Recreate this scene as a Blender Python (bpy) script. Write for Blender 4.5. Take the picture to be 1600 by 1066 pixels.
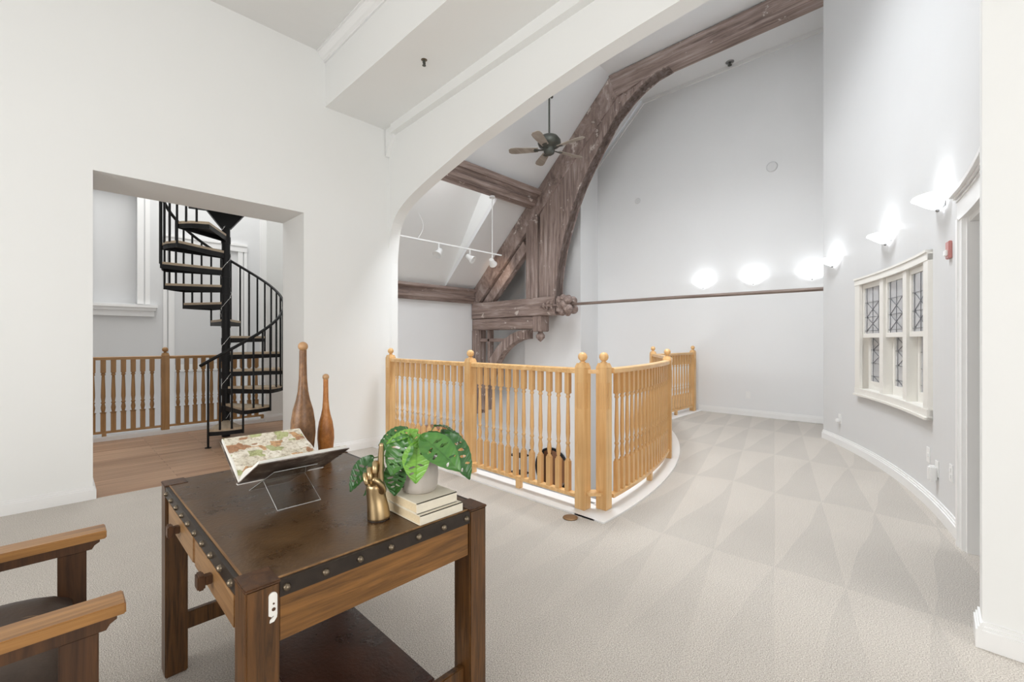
import bpy, bmesh, math, random
from mathutils import Vector, Matrix, noise
random.seed(7)
PI = math.pi
scn = bpy.context.scene
for o in list(bpy.data.objects): bpy.data.objects.remove(o)
COL = scn.collection

# ------------------------------------------------------------ camera, world, exposure, large lights
FOC = 688.0; HOR = 533.0; CH = 1.30
YAW = math.atan(663/688.0)
FW = Vector((math.cos(YAW), math.sin(YAW), 0)); RT = Vector((math.sin(YAW), -math.cos(YAW), 0))
cd = bpy.data.cameras.new('camera'); cam = bpy.data.objects.new('camera', cd); COL.objects.link(cam)
cd.lens = 36*FOC/1600; cd.sensor_width = 36; cd.clip_start = .02
cam.location = (0, 0, CH); cam.rotation_euler = (PI/2, 0, YAW-PI/2)
scn.camera = cam
w = bpy.data.worlds.new('world'); scn.world = w; w.use_nodes = True
w.node_tree.nodes['Background'].inputs[0].default_value = (.90, .95, 1.0, 1)
w.node_tree.nodes['Background'].inputs[1].default_value = 1.0
scn.view_settings.view_transform = 'Standard'; scn.view_settings.look = 'None'
scn.view_settings.gamma = 1; scn.view_settings.use_curve_mapping = False
scn.view_settings.exposure = 0.0

def area(name, loc, target, sx, sy, power, col=(1, 1, 1), spread=180):
    l = bpy.data.lights.new(name, 'AREA'); l.shape = 'RECTANGLE'; l.size = sx; l.size_y = sy; l.energy = power; l.color = col; l.spread = math.radians(spread)
    o = bpy.data.objects.new(name, l); COL.objects.link(o); o.location = loc
    d = Vector(target)-Vector(loc); o.rotation_euler = d.to_track_quat('-Z', 'Y').to_euler()
    return o
area('fill_rear', (-2.95, 1.6, 1.9), (3, 2.2, 1.6), 3.4, 2.2, 86, (1, .992, .98))  # added fill at the unseen rear opening
area('fill_near', (.2, -2.95, 1.9), (.8, 4, 1.6), 3.4, 2.2, 50, (1, .992, .98))  # added fill at the unseen opening in the near wall
area('fill_atrium', (4.05, 2.6, 6.42), (4.05, 2.6, 0), 1.6, 1.9, 166, (.93, .965, 1), 125)  # added fill above the atrium, out of view
area('daylight_shaft', (4.6, 6.45, 5.0), (4.9, 7.0, 2.0), 2.0, .5, 44, (.95, .975, 1))
area('fill_stairwell', (1.2, 7.9, 5.85), (1.2, 7.6, 0), 2.6, 2.6, 130, (1, .995, .985))  # fill light under the closed hall ceiling, with no opening above
area('fill_lower', (3.35, 6.0, -1.3), (8, 6.0, -1.3), 2.6, 1.6, 50, (1, .98, .96))  # added fill for the lower level, no window stands here

# ------------------------------------------------------------ materials
def srgb(r, g, b):
    f = lambda c: (c/255/12.92) if c/255 <= .04045 else ((c/255+.055)/1.055)**2.4
    return (f(r), f(g), f(b), 1)
def newmat(name):
    m = bpy.data.materials.new(name); m.use_nodes = True
    nt = m.node_tree; return m, nt, nt.nodes['Principled BSDF']
def N(nt, t, **k):
    n = nt.nodes.new(t)
    for a, v in k.items():
        if a.startswith('i_'):
            key = a[2:]; key = int(key) if key.isdigit() else key.replace('_', ' ')
            n.inputs[key].default_value = v
        else: setattr(n, a, v)
    return n
def ramp(nt, fac, stops, interp='LINEAR'):
    r = nt.nodes.new('ShaderNodeValToRGB'); r.color_ramp.interpolation = interp
    e = r.color_ramp.elements
    while len(e) < len(stops): e.new(.5)
    for el, (p, c) in zip(e, stops): el.position = p; el.color = c
    nt.links.new(fac, r.inputs[0]); return r
def coords(nt, scale=(1, 1, 1), rot=(0, 0, 0), kind='Object'):
    tc = nt.nodes.new('ShaderNodeTexCoord'); mp = nt.nodes.new('ShaderNodeMapping')
    mp.inputs['Scale'].default_value = scale; mp.inputs['Rotation'].default_value = rot
    nt.links.new(tc.outputs[kind], mp.inputs[0]); return mp.outputs[0]
def bump(nt, b, h, strength=.2, dist=.01):
    bn = nt.nodes.new('ShaderNodeBump'); bn.inputs['Strength'].default_value = strength; bn.inputs['Distance'].default_value = dist
    nt.links.new(h, bn.inputs['Height']); nt.links.new(bn.outputs[0], b.inputs['Normal'])
def plain(name, col, rough=.5, metal=0, var=.03, sc=8, bs=0, **kw):
    m, nt, b = newmat(name)
    v = coords(nt)
    n = N(nt, 'ShaderNodeTexNoise', i_Scale=sc, i_Detail=4.0); nt.links.new(v, n.inputs[0])
    c2 = tuple(max(0, x*(1-var)) for x in col[:3])+(1,); c3 = tuple(min(1, x*(1+var)) for x in col[:3])+(1,)
    r = ramp(nt, n.outputs[0], [(.3, c2), (.7, c3)]); nt.links.new(r.outputs[0], b.inputs['Base Color'])
    b.inputs['Roughness'].default_value = rough; b.inputs['Metallic'].default_value = metal
    if bs: bump(nt, b, n.outputs[0], bs, .004)
    for k, x in kw.items(): b.inputs[k.replace('_', ' ')].default_value = x
    return m
def wood(name, dark, light, axis='z', scale=1.0, rough=.4, bs=.12, fine=1.0):
    m, nt, b = newmat(name)
    s = {'x': (1.2, 22, 22), 'y': (22, 1.2, 22), 'z': (22, 22, 1.2)}[axis]
    v = coords(nt, tuple(q*scale for q in s))
    n = N(nt, 'ShaderNodeTexNoise', i_Scale=1.0, i_Detail=8.0, i_Roughness=.65, i_Distortion=.6*fine); nt.links.new(v, n.inputs[0])
    v2 = coords(nt, (3, 3, 3)); n2 = N(nt, 'ShaderNodeTexNoise', i_Scale=1.0, i_Detail=3.0); nt.links.new(v2, n2.inputs[0])
    r = ramp(nt, n.outputs[0], [(.3, dark), (.68, light)])
    mx = N(nt, 'ShaderNodeMix', data_type='RGBA', blend_type='MULTIPLY'); mx.inputs[0].default_value = .5
    r2 = ramp(nt, n2.outputs[0], [(.3, (.78, .76, .74, 1)), (.7, (1.1, 1.1, 1.1, 1))])
    nt.links.new(r.outputs[0], mx.inputs[6]); nt.links.new(r2.outputs[0], mx.inputs[7])
    nt.links.new(mx.outputs[2], b.inputs['Base Color'])
    b.inputs['Roughness'].default_value = rough
    bump(nt, b, n.outputs[0], bs, .003)
    return m
WHITE = plain('wall_paint', (.865, .872, .862, 1), .6, var=.006, sc=1.5)
WHITE_COOL = plain('cool_wall_paint', (.83, .835, .84, 1), .6, var=.008, sc=1.2)
GREYW = plain('pale_grey_paint', (.72, .725, .73, 1), .55, var=.012, sc=1.2)
TRIM = plain('trim_gloss_paint', (.88, .88, .875, 1), .3, var=.006)
TRIMC = plain('cream_window_paint', (.83, .81, .76, 1), .35, var=.01)
CEIL = plain('ceiling_paint', (.80, .80, .79, 1), .7, var=.006)
OAK = wood('honey_oak', srgb(212, 160, 100), srgb(240, 202, 146), 'z', 1.0, .35, .05)
OAKX = wood('honey_oak_rail', srgb(212, 160, 100), srgb(240, 202, 146), 'x', 1.0, .3, .05)
OAKD = wood('hall_oak', srgb(148, 110, 66), srgb(188, 146, 96), 'z', 1.0, .45, .05)
OAKDX = wood('hall_oak_rail', srgb(148, 110, 66), srgb(188, 146, 96), 'x', 1.0, .45, .05)
TAB = wood('dark_table_oak', srgb(40, 24, 10), srgb(112, 74, 36), 'z', 3.0, .36, .3, 1.2)
TABX = wood('table_apron_oak', srgb(84, 54, 22), srgb(148, 102, 50), 'x', 3.0, .38, .3, 1.2)
TABY = wood('table_drawer_oak', srgb(112, 78, 44), srgb(172, 132, 88), 'y', 1.6, .4, .25, 1.6)
CHT = wood('chair_arm_oak', srgb(128, 86, 42), srgb(188, 138, 80), 'x', 1.5, .35, .2, 1.5)
CHD = wood('chair_dark_oak', srgb(54, 32, 16), srgb(98, 64, 36), 'z', 1.5, .4, .25, 1.8)
BLACK = plain('black_metal', (.006, .006, .007, 1), .5, 0, .1, 20, Specular_IOR_Level=.3)
TREADW = wood('tread_board', srgb(176, 156, 132), srgb(208, 190, 164), 'x', 1, .5, .05)
BRASS = plain('stud_metal', srgb(120, 108, 92), .35, .9, .2, 60)
STRIP = plain('dark_edge_band', srgb(50, 42, 36), .4, .35, .2, 30, .1)
GOLD = plain('antique_gold', srgb(184, 160, 122), .3, .95, .12, 14, .1)
FANM = plain('pewter_metal', srgb(92, 94, 88), .4, .6, .08)
FANB = wood('fan_blade_wood', srgb(150, 138, 126), srgb(186, 176, 164), 'x', 1, .5, .05)
PAGE = plain('paper_white', srgb(240, 238, 232), .7)
CREAM = plain('cream_book_cloth', srgb(228, 220, 202), .7, 0, .03, 40, .1)
CREAMP = plain('cream_page_edges', srgb(222, 204, 170), .8, 0, .06, 200)
POT = plain('ribbed_stoneware', srgb(186, 178, 170), .6, 0, .05, 30, .1)
SOIL = plain('potting_soil', srgb(34, 26, 20), .95, 0, .4, 60, .5)
PLASTIC = plain('white_plastic', (.86, .86, .85, 1), .3, var=.004)
RED = plain('red_signal_plastic', srgb(196, 132, 126), .4)
STEEL = plain('brushed_steel', srgb(150, 150, 150), .3, .9)
RODM = wood('aged_iron_rod', srgb(96, 78, 70), srgb(150, 134, 124), 'y', 1, .5, .1)
STEM = plain('leaf_stem_green', srgb(96, 128, 60), .5)
LFLOOR = wood('lower_floor_wood', srgb(150, 128, 104), srgb(186, 164, 138), 'x', .6, .4, .03)

def carpet():
    m, nt, b = newmat('cut_pile_carpet')
    v = coords(nt, (1, 1, 1))
    n = N(nt, 'ShaderNodeTexNoise', i_Scale=210.0, i_Detail=4.0); nt.links.new(v, n.inputs[0])
    wv = N(nt, 'ShaderNodeTexVoronoi', i_Scale=170.0); nt.links.new(v, wv.inputs[0])
    # vacuum strokes: triangular lay of the pile
    sep = N(nt, 'ShaderNodeSeparateXYZ'); nt.links.new(v, sep.inputs[0])
    def M(op, a, bb=None, c=None):
        q = N(nt, 'ShaderNodeMath', operation=op)
        for i, x in enumerate((a, bb, c)):
            if x is None: continue
            if isinstance(x, (int, float)): q.inputs[i].default_value = x
            else: nt.links.new(x, q.inputs[i])
        return q.outputs[0]
    nz = N(nt, 'ShaderNodeTexNoise', i_Scale=.9, i_Detail=1.0); nt.links.new(v, nz.inputs[0])
    wob = M('MULTIPLY', M('SUBTRACT', nz.outputs[0], .5), .5)
    a = M('FRACT', M('ADD', M('MULTIPLY', sep.outputs[1], 3.0), wob))
    row = M('ADD', M('MULTIPLY', sep.outputs[0], .70), M('MULTIPLY', wob, .8))
    bb = M('FRACT', row)
    tri = M('GREATER_THAN', a, bb)
    reach = N(nt, 'ShaderNodeMapRange'); nt.links.new(sep.outputs[0], reach.inputs[0])
    reach.inputs[1].default_value = 1.4; reach.inputs[2].default_value = 3.2; reach.inputs[3].default_value = .15; reach.inputs[4].default_value = 1.0
    tri2 = M('MULTIPLY', tri, reach.outputs[0])
    nf = M('MULTIPLY', n.outputs[0], .9)
    r = ramp(nt, nf, [(.30, srgb(160, 151, 141)), (.56, srgb(222, 215, 206))])
    mx = N(nt, 'ShaderNodeMix', data_type='RGBA', blend_type='MULTIPLY')
    nt.links.new(tri2, mx.inputs[0]); nt.links.new(r.outputs[0], mx.inputs[6]); mx.inputs[7].default_value = (.90, .905, .91, 1)
    big = N(nt, 'ShaderNodeTexNoise', i_Scale=1.4, i_Detail=4.0); nt.links.new(v, big.inputs[0])
    r3 = ramp(nt, big.outputs[0], [(.35, (.94, .94, .94, 1)), (.65, (1, 1, 1, 1))])
    mx2 = N(nt, 'ShaderNodeMix', data_type='RGBA', blend_type='MULTIPLY'); mx2.inputs[0].default_value = 1
    nt.links.new(mx.outputs[2], mx2.inputs[6]); nt.links.new(r3.outputs[0], mx2.inputs[7])
    nt.links.new(mx2.outputs[2], b.inputs['Base Color'])
    b.inputs['Roughness'].default_value = .95
    b.inputs['Sheen Weight'].default_value = .15
    hs = M('ADD', n.outputs[0], wv.outputs[0]); bump(nt, b, hs, .5, .006)
    return m
CARPET = carpet()
def plank():
    m, nt, b = newmat('hall_plank_floor')
    v = coords(nt, (1, 1, 1))
    br = N(nt, 'ShaderNodeTexBrick', offset=.37)
    br.inputs['Scale'].default_value = 1; br.inputs['Brick Width'].default_value = 1.3; br.inputs['Row Height'].default_value = .085
    br.inputs['Mortar Size'].default_value = .0015; br.inputs['Color1'].default_value = srgb(168, 132, 104); br.inputs['Color2'].default_value = srgb(198, 162, 132)
    br.inputs['Mortar'].default_value = srgb(80, 58, 42); nt.links.new(v, br.inputs[0])
    v2 = coords(nt, (1.5, 26, 1)); n = N(nt, 'ShaderNodeTexNoise', i_Scale=1.0, i_Detail=7.0); nt.links.new(v2, n.inputs[0])
    r = ramp(nt, n.outputs[0], [(.3, (.72, .70, .68, 1)), (.7, (1.1, 1.1, 1.1, 1))])
    mx = N(nt, 'ShaderNodeMix', data_type='RGBA', blend_type='MULTIPLY'); mx.inputs[0].default_value = .8
    nt.links.new(br.outputs[0], mx.inputs[6]); nt.links.new(r.outputs[0], mx.inputs[7]); nt.links.new(mx.outputs[2], b.inputs['Base Color'])
    b.inputs['Roughness'].default_value = .38; bump(nt, b, n.outputs[0], .05, .002)
    return m
PLANK = plank()
def timber(name, axis):
    m, nt, b = newmat(name)
    s = {'x': (1, 16, 16), 'y': (16, 1, 16), 'z': (16, 16, 1), 'd': (10, 5, 3)}[axis]
    v = coords(nt, s, (0, 0, 0)); n = N(nt, 'ShaderNodeTexNoise', i_Scale=1.0, i_Detail=9.0, i_Roughness=.7, i_Distortion=.5); nt.links.new(v, n.inputs[0])
    r = ramp(nt, n.outputs[0], [(.3, srgb(92, 77, 71)), (.52, srgb(152, 134, 126)), (.75, srgb(194, 181, 174))])
    v2 = coords(nt, (1, 1, 1)); p = N(nt, 'ShaderNodeTexNoise', i_Scale=4.0, i_Detail=10.0, i_Roughness=.72); nt.links.new(v2, p.inputs[0])
    mask = ramp(nt, p.outputs[0], [(.612, (0, 0, 0, 1)), (.635, (1, 1, 1, 1))])
    mx = N(nt, 'ShaderNodeMix', data_type='RGBA'); nt.links.new(mask.outputs[0], mx.inputs[0])
    nt.links.new(r.outputs[0], mx.inputs[6]); mx.inputs[7].default_value = srgb(206, 196, 188)
    q = N(nt, 'ShaderNodeTexNoise', i_Scale=1.3, i_Detail=2.0); nt.links.new(v2, q.inputs[0])
    r4 = ramp(nt, q.outputs[0], [(.35, (.80, .76, .74, 1)), (.65, (1.1, 1.1, 1.12, 1))])
    mx2 = N(nt, 'ShaderNodeMix', data_type='RGBA', blend_type='MULTIPLY'); mx2.inputs[0].default_value = .8
    nt.links.new(mx.outputs[2], mx2.inputs[6]); nt.links.new(r4.outputs[0], mx2.inputs[7]); nt.links.new(mx2.outputs[2], b.inputs['Base Color'])
    b.inputs['Roughness'].default_value = .75; bump(nt, b, n.outputs[0], .4, .02)
    return m
TIMX, TIMY, TIMZ, TIMD = timber('aged_timber_along', 'x'), timber('aged_timber_across', 'y'), timber('aged_timber_upright', 'z'), timber('aged_timber_sloping', 'd')
def leather(name, dark, mid, rough=.2):
    m, nt, b = newmat(name); v = coords(nt, (1, 1, 1))
    n = N(nt, 'ShaderNodeTexNoise', i_Scale=7.0, i_Detail=10.0, i_Roughness=.7); nt.links.new(v, n.inputs[0])
    r = ramp(nt, n.outputs[0], [(.3, dark), (.7, mid)]); 
    sv = coords(nt, (6, 60, 1), (0, 0, .6)); s = N(nt, 'ShaderNodeTexNoise', i_Scale=1.0, i_Detail=2.0); nt.links.new(sv, s.inputs[0])
    mask = ramp(nt, s.outputs[0], [(.76, (0, 0, 0, 1)), (.80, (1, 1, 1, 1))])
    mx = N(nt, 'ShaderNodeMix', data_type='RGBA'); nt.links.new(mask.outputs[0], mx.inputs[0]); nt.links.new(r.outputs[0], mx.inputs[6]); mx.inputs[7].default_value = srgb(150, 120, 92)
    nt.links.new(mx.outputs[2], b.inputs['Base Color'])
    rr = ramp(nt, n.outputs[0], [(.3, (rough, )*3+(1,)), (.7, (rough+.18, )*3+(1,))]); nt.links.new(rr.outputs[0], b.inputs['Roughness'])
    f = N(nt, 'ShaderNodeTexNoise', i_Scale=90.0, i_Detail=4.0); nt.links.new(v, f.inputs[0]); bump(nt, b, f.outputs[0], .22, .004)
    return m
LEATH = leather('worn_brown_leather', srgb(66, 46, 27), srgb(104, 78, 50), .22)
SHELFL = leather('scuffed_dark_shelf', srgb(38, 20, 14), srgb(72, 42, 28), .22)
SEATL = leather('dark_seat_leather', srgb(62, 50, 42), srgb(92, 76, 65), .42)
def clubmat(name, a, bcol, c):
    m, nt, b = newmat(name); v = coords(nt, (14, 14, 9)); n = N(nt, 'ShaderNodeTexNoise', i_Scale=1.0, i_Detail=8.0, i_Roughness=.75); nt.links.new(v, n.inputs[0])
    r = ramp(nt, n.outputs[0], [(.3, a), (.5, bcol), (.7, c)]); nt.links.new(r.outputs[0], b.inputs['Base Color'])
    b.inputs['Roughness'].default_value = .38; bump(nt, b, n.outputs[0], .15, .003); return m
CLUB1 = clubmat('dark_turned_wood', srgb(66, 44, 26), srgb(118, 82, 50), srgb(170, 126, 84))
CLUB2 = clubmat('amber_turned_wood', srgb(124, 72, 28), srgb(182, 116, 54), srgb(214, 158, 100))
CLUBN = clubmat('pale_turned_wood', srgb(150, 108, 70), srgb(182, 140, 98), srgb(206, 168, 126))
def leafmat():
    m, nt, b = newmat('monstera_leaf'); at = N(nt, 'ShaderNodeAttribute', attribute_name='leaf')
    sp = N(nt, 'ShaderNodeSeparateColor'); nt.links.new(at.outputs['Color'], sp.inputs[0])
    base = ramp(nt, sp.outputs[1], [(0, srgb(28, 74, 22)), (.5, srgb(60, 112, 52)), (1, srgb(122, 176, 66))])
    vein = ramp(nt, sp.outputs[0], [(0, (1, 1, 1, 1)), (1, (.55, .6, .5, 1))])
    mx = N(nt, 'ShaderNodeMix', data_type='RGBA', blend_type='MULTIPLY'); mx.inputs[0].default_value = 1
    nt.links.new(base.outputs[0], mx.inputs[6]); nt.links.new(vein.outputs[0], mx.inputs[7]); nt.links.new(mx.outputs[2], b.inputs['Base Color'])
    b.inputs['Roughness'].default_value = .28; b.inputs['Subsurface Weight'].default_value = 0
    b.inputs['Specular IOR Level'].default_value = .6
    return m
LEAF = leafmat()
def glassy(name, tint, rough=0.0, ior=1.49):
    m, nt, b = newmat(name); b.inputs['Base Color'].default_value = tint; b.inputs['Transmission Weight'].default_value = 1
    b.inputs['Roughness'].default_value = rough; b.inputs['IOR'].default_value = ior; return m
ACRYL = glassy('clear_acrylic', (.97, .98, .98, 1))
EDGE = plain('acrylic_edge_glint', srgb(206, 206, 204), .15, .0)  # pale opaque colour stands in for light caught by the acrylic edges
PANE = plain('leaded_glass', srgb(214, 215, 218), .12, 0, .05, 4)
PANE.node_tree.nodes['Principled BSDF'].inputs['Transmission Weight'].default_value = .35
LEAD = plain('lead_came', srgb(96, 98, 104), .5, .4)
MIRROR = plain('mirror_glass', srgb(196, 202, 212), .05, 1, .01)
def emis(name, col, st, base=(.9, .9, .9, 1)):
    m, nt, b = newmat(name); b.inputs['Base Color'].default_value = base; b.inputs['Emission Color'].default_value = col; b.inputs['Emission Strength'].default_value = st
    b.inputs['Roughness'].default_value = .4; return m
BOWL = emis('lit_alabaster_bowl', (.93, .97, 1, 1), 1.6)
SKYG = emis('skylight_pane', (.93, .97, 1, 1), 2.0)
WINL = emis('added_glow_pane', (1, .99, .97, 1), 1.5)  # glowing pane of the added windows behind the camera
def picture(name):
    m, nt, b = newmat(name); v = coords(nt, (1, 1, 1))
    vo = N(nt, 'ShaderNodeTexVoronoi', i_Scale=24.0, distance='CHEBYCHEV'); nt.links.new(v, vo.inputs[0])
    sp = N(nt, 'ShaderNodeSeparateColor'); nt.links.new(vo.outputs['Color'], sp.inputs[0])
    blocks = ramp(nt, sp.outputs[0], [(0, srgb(226, 220, 206)), (.3, srgb(184, 190, 140)), (.45, srgb(236, 230, 218)), (.62, srgb(206, 164, 122)), (.78, srgb(244, 240, 230)), (.9, srgb(176, 132, 100))], 'CONSTANT')
    n = N(nt, 'ShaderNodeTexNoise', i_Scale=75.0, i_Detail=8.0, i_Roughness=.7); nt.links.new(v, n.inputs[0])
    r2 = ramp(nt, n.outputs[0], [(.36, (.42, .36, .28, 1)), (.47, (.9, .86, .78, 1)), (.6, (1.1, 1.1, 1.08, 1))])
    mx = N(nt, 'ShaderNodeMix', data_type='RGBA', blend_type='MULTIPLY'); mx.inputs[0].default_value = .85
    nt.links.new(blocks.outputs[0], mx.inputs[6]); nt.links.new(r2.outputs[0], mx.inputs[7]); nt.links.new(mx.outputs[2], b.inputs['Base Color'])
    b.inputs['Roughness'].default_value = .3; return m
PICT = picture('printed_page')
COVER = clubmat('dark_printed_cover', srgb(46, 38, 34), srgb(92, 76, 66), srgb(190, 180, 170))

# ------------------------------------------------------------ mesh helpers
class MB:
    def __init__(s): s.v = []; s.f = []; s.sm = []
    def add(s, vs, fs, smooth=False):
        o = len(s.v); s.v += [Vector(q) for q in vs]; s.f += [tuple(i+o for i in f) for f in fs]; s.sm += [smooth]*len(fs); return s
    def box(s, x0, x1, y0, y1, z0, z1, M=None):
        vs = [Vector((x, y, z)) for z in (z0, z1) for y in (y0, y1) for x in (x0, x1)]
        if M is not None: vs = [M @ q for q in vs]
        return s.add(vs, [(0, 2, 3, 1), (4, 5, 7, 6), (0, 1, 5, 4), (2, 6, 7, 3), (0, 4, 6, 2), (1, 3, 7, 5)])
    def cbox(s, c, size, rz=0):
        M = Matrix.Translation(c) @ Matrix.Rotation(rz, 4, 'Z'); a, b, d = [q/2 for q in size]
        return s.box(-a, a, -b, b, -d, d, M)
    def bevbox(s, x0, x1, y0, y1, z0, z1, b=.004, M=None):
        bm = bmesh.new(); vs = [bm.verts.new((x, y, z)) for z in (z0, z1) for y in (y0, y1) for x in (x0, x1)]
        for f in [(0, 2, 3, 1), (4, 5, 7, 6), (0, 1, 5, 4), (2, 6, 7, 3), (0, 4, 6, 2), (1, 3, 7, 5)]: bm.faces.new([vs[i] for i in f])
        bmesh.ops.bevel(bm, geom=bm.edges[:], offset=b, segments=2, affect='EDGES'); bm.verts.index_update()
        vv = [(M @ q.co) if M is not None else q.co.copy() for q in bm.verts]; ff = [tuple(q.index for q in f.verts) for f in bm.faces]
        bm.free(); return s.add(vv, ff)
    def prism(s, poly, axis, a, b):  # poly in the two remaining axes
        n = len(poly)
        def P(p, t):
            return {'x': (t, p[0], p[1]), 'y': (p[0], t, p[1]), 'z': (p[0], p[1], t)}[axis]
        vs = [P(p, a) for p in poly]+[P(p, b) for p in poly]
        return s.add(vs, [tuple(range(n)), tuple(range(2*n-1, n-1, -1))]+[(i, (i+1) % n, n+(i+1) % n, n+i) for i in range(n)])
    def band(s, outer, inner, axis, a, b):  # strip between two polylines, extruded
        for i in range(len(outer)-1): s.prism([outer[i], outer[i+1], inner[i+1], inner[i]], axis, a, b)
        return s
    def lathe(s, prof, c=(0, 0, 0), n=20, smooth=True, M=None):
        vs = []; fs = []
        for r, z in prof:
            for k in range(n):
                a = 2*PI*k/n; q = Vector((r*math.cos(a), r*math.sin(a), z)); vs.append((M @ q if M is not None else q)+Vector(c))
        m = len(prof)
        for i in range(m-1):
            for k in range(n): fs.append((i*n+k, i*n+(k+1) % n, (i+1)*n+(k+1) % n, (i+1)*n+k))
        s.add(vs, fs, smooth)
        if prof[0][0] > 1e-5: s.add(vs[:n], [tuple(range(n-1, -1, -1))])
        if prof[-1][0] > 1e-5: s.add(vs[-n:], [tuple(range(n))])
        return s
    def tube(s, pts, r, n=8, closed=False):
        pts = [Vector(p) for p in pts]; m = len(pts); vs = []; fs = []
        rs = r if isinstance(r, (list, tuple)) else [r]*m; up = None
        for i, p in enumerate(pts):
            t = (pts[min(i+1, m-1)]-pts[max(i-1, 0)]).normalized()
            if up is None: up = Vector((0, 0, 1)) if abs(t.z) < .9 else Vector((1, 0, 0))
            x = t.cross(up)
            if x.length < 1e-5: x = t.orthogonal()
            x.normalize(); y = x.cross(t).normalized(); up = y
            for k in range(n): a = 2*PI*k/n; vs.append(p+(x*math.cos(a)+y*math.sin(a))*rs[i])
        for i in range(m-1):
            for k in range(n): fs.append((i*n+k, i*n+(k+1) % n, (i+1)*n+(k+1) % n, (i+1)*n+k))
        s.add(vs, fs, True); s.add(vs[:n], [tuple(range(n-1, -1, -1))]); s.add(vs[-n:], [tuple(range(n))]); return s
    def sphere(s, c, r, n=14, sx=1, sy=1, sz=1):
        prof = [(math.sin(PI*i/n)*r+1e-6, -math.cos(PI*i/n)*r) for i in range(n+1)]
        return s.lathe(prof, c, n+2, True, Matrix.Diagonal((sx, sy, sz)).to_4x4())
    def arc(s, r0, r1, a0, a1, z0, z1, n=None, c=(2.7, 7.97)):  # curved slab, angles in degrees
        n = n or max(1, int(abs(a1-a0)/1.0)+1); vs = []
        for i in range(n+1):
            a = math.radians(a0+(a1-a0)*i/n); ca, sa = math.cos(a), math.sin(a)
            for r, z in ((r0, z0), (r1, z0), (r1, z1), (r0, z1)): vs.append((c[0]+r*ca, c[1]+r*sa, z))
        fs = [(0, 1, 2, 3), (4*n+3, 4*n+2, 4*n+1, 4*n)]
        for i in range(n):
            for k in range(4): fs.append((4*i+k, 4*(i+1)+k, 4*(i+1)+(k+1) % 4, 4*i+(k+1) % 4))
        return s.add(vs, fs)
def chainloc(p):
    t = Vector((0, 0, 0))
    while p: t += p.location; p = p.parent
    return t
def obj(name, mb, mat, parent=None, world=False, bevel=0, autos=False):
    me = bpy.data.meshes.new(name); off = chainloc(parent) if (world and parent) else Vector((0, 0, 0))
    me.from_pydata([tuple(q-off) for q in mb.v], [], mb.f); me.materials.append(mat)
    for p, sm in zip(me.polygons, mb.sm): p.use_smooth = sm
    bm = bmesh.new(); bm.from_mesh(me); bmesh.ops.recalc_face_normals(bm, faces=bm.faces); bm.to_mesh(me); bm.free()
    o = bpy.data.objects.new(name, me); COL.objects.link(o); o.parent = parent
    if bevel:
        b = o.modifiers.new('bevel', 'BEVEL'); b.width = bevel; b.segments = 2; b.limit_method = 'ANGLE'
    return o
def tag(o, label=None, cat=None, group=None, kind=None):
    for k, x in (('label', label), ('category', cat), ('group', group), ('kind', kind)):
        if x: o[k] = x
    return o
def thing(name, label, cat, loc=(0, 0, 0), rz=0, group=None):
    o = bpy.data.objects.new(name, None); COL.objects.link(o); o.location = loc; o.rotation_euler = (0, 0, rz); o.empty_display_size = .1
    return tag(o, label, cat, group)
def struct(name, mb, mat, parent=None, bevel=0):
    o = obj(name, mb, mat, parent, bevel=bevel)
    if not parent: o['kind'] = 'structure'
    return o
def dup(root, loc, rz=0, label=None, group=None):
    def cp(o, p):
        c = o.copy(); COL.objects.link(c); c.parent = p
        for ch in list(o.children): cp(ch, c)
        return c
    r = cp(root, None); r.location = loc; r.rotation_euler = (0, 0, rz)
    if label: r['label'] = label
    if group: r['group'] = group
    return r

# ------------------------------------------------------------ setting: main room
AX0, AXK = 2.735, .0395           # the arch wall runs slightly off square
def ax(y): return AX0+AXK*(y+.14)
CX, CY = 2.7, 7.97                # centre of the curved wall and curved balustrade
def pol(r, a): a = math.radians(a); return CX+r*math.cos(a), CY+r*math.sin(a)

m = MB()
# carpet: main room plus the curved gallery outside the floor opening
m.box(-3, 2.70, -3, 5.0, -.03, 0)
st = []
NA = 46
aD, aF = -87.6, -48.8
ring_in = [pol(6.27, aD+(aF-aD)*i/NA) for i in range(NA+1)]
def wallout(p):
    dx, dy = p[0]-CX, p[1]-CY; L = math.hypot(dx, dy); return (CX+dx/L*8.3, CY+dy/L*8.3)
outer = [wallout(p) for p in ring_in]
for i in range(NA): m.prism([ring_in[i], ring_in[i+1], outer[i+1], outer[i]], 'z', -.03, 0)
m.prism([(2.70, -3), (2.96, -3), outer[0], ring_in[0], (2.70, ring_in[0][1])], 'z', -.03, 0)
m.prism([outer[0], (2.96, -3), (9.2, -3), (9.2, 1.0), outer[-1]][::1], 'z', -.035, -.005)
m.prism([ring_in[-1], (8.40, 3.14), (9.2, 3.14), (9.2, 1.0), outer[-1]], 'z', -.03, 0)
m.prism([(2.5, -3), (2.98, -3), (2.98, 1.9), (2.5, 1.9)], 'z', -.04, -.001)
struct('floor', m, CARPET)
m = MB(); m.box(-3, 3.3, 5.0, 7.95, -.035, -.004); struct('floor_hall', m, PLANK)
m = MB(); m.box(3.0, 8.7, -1.0, 8.4, -2.85, -2.75); m.box(-3, 3.05, 7.9, 9.6, -2.85, -2.75); struct('floor_lower', m, LFLOOR)

# left wall (Y 5.0 to 5.64) with the doorway to the hall
m = MB(); m.box(-3, .216, 5.0, 5.64, -.03, 4.6); m.box(1.895, 2.95, 5.0, 5.64, -.03, 4.6); m.box(.216, 1.895, 5.0, 5.64, 2.71, 4.6)
struct('wall_left', m, WHITE)
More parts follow.
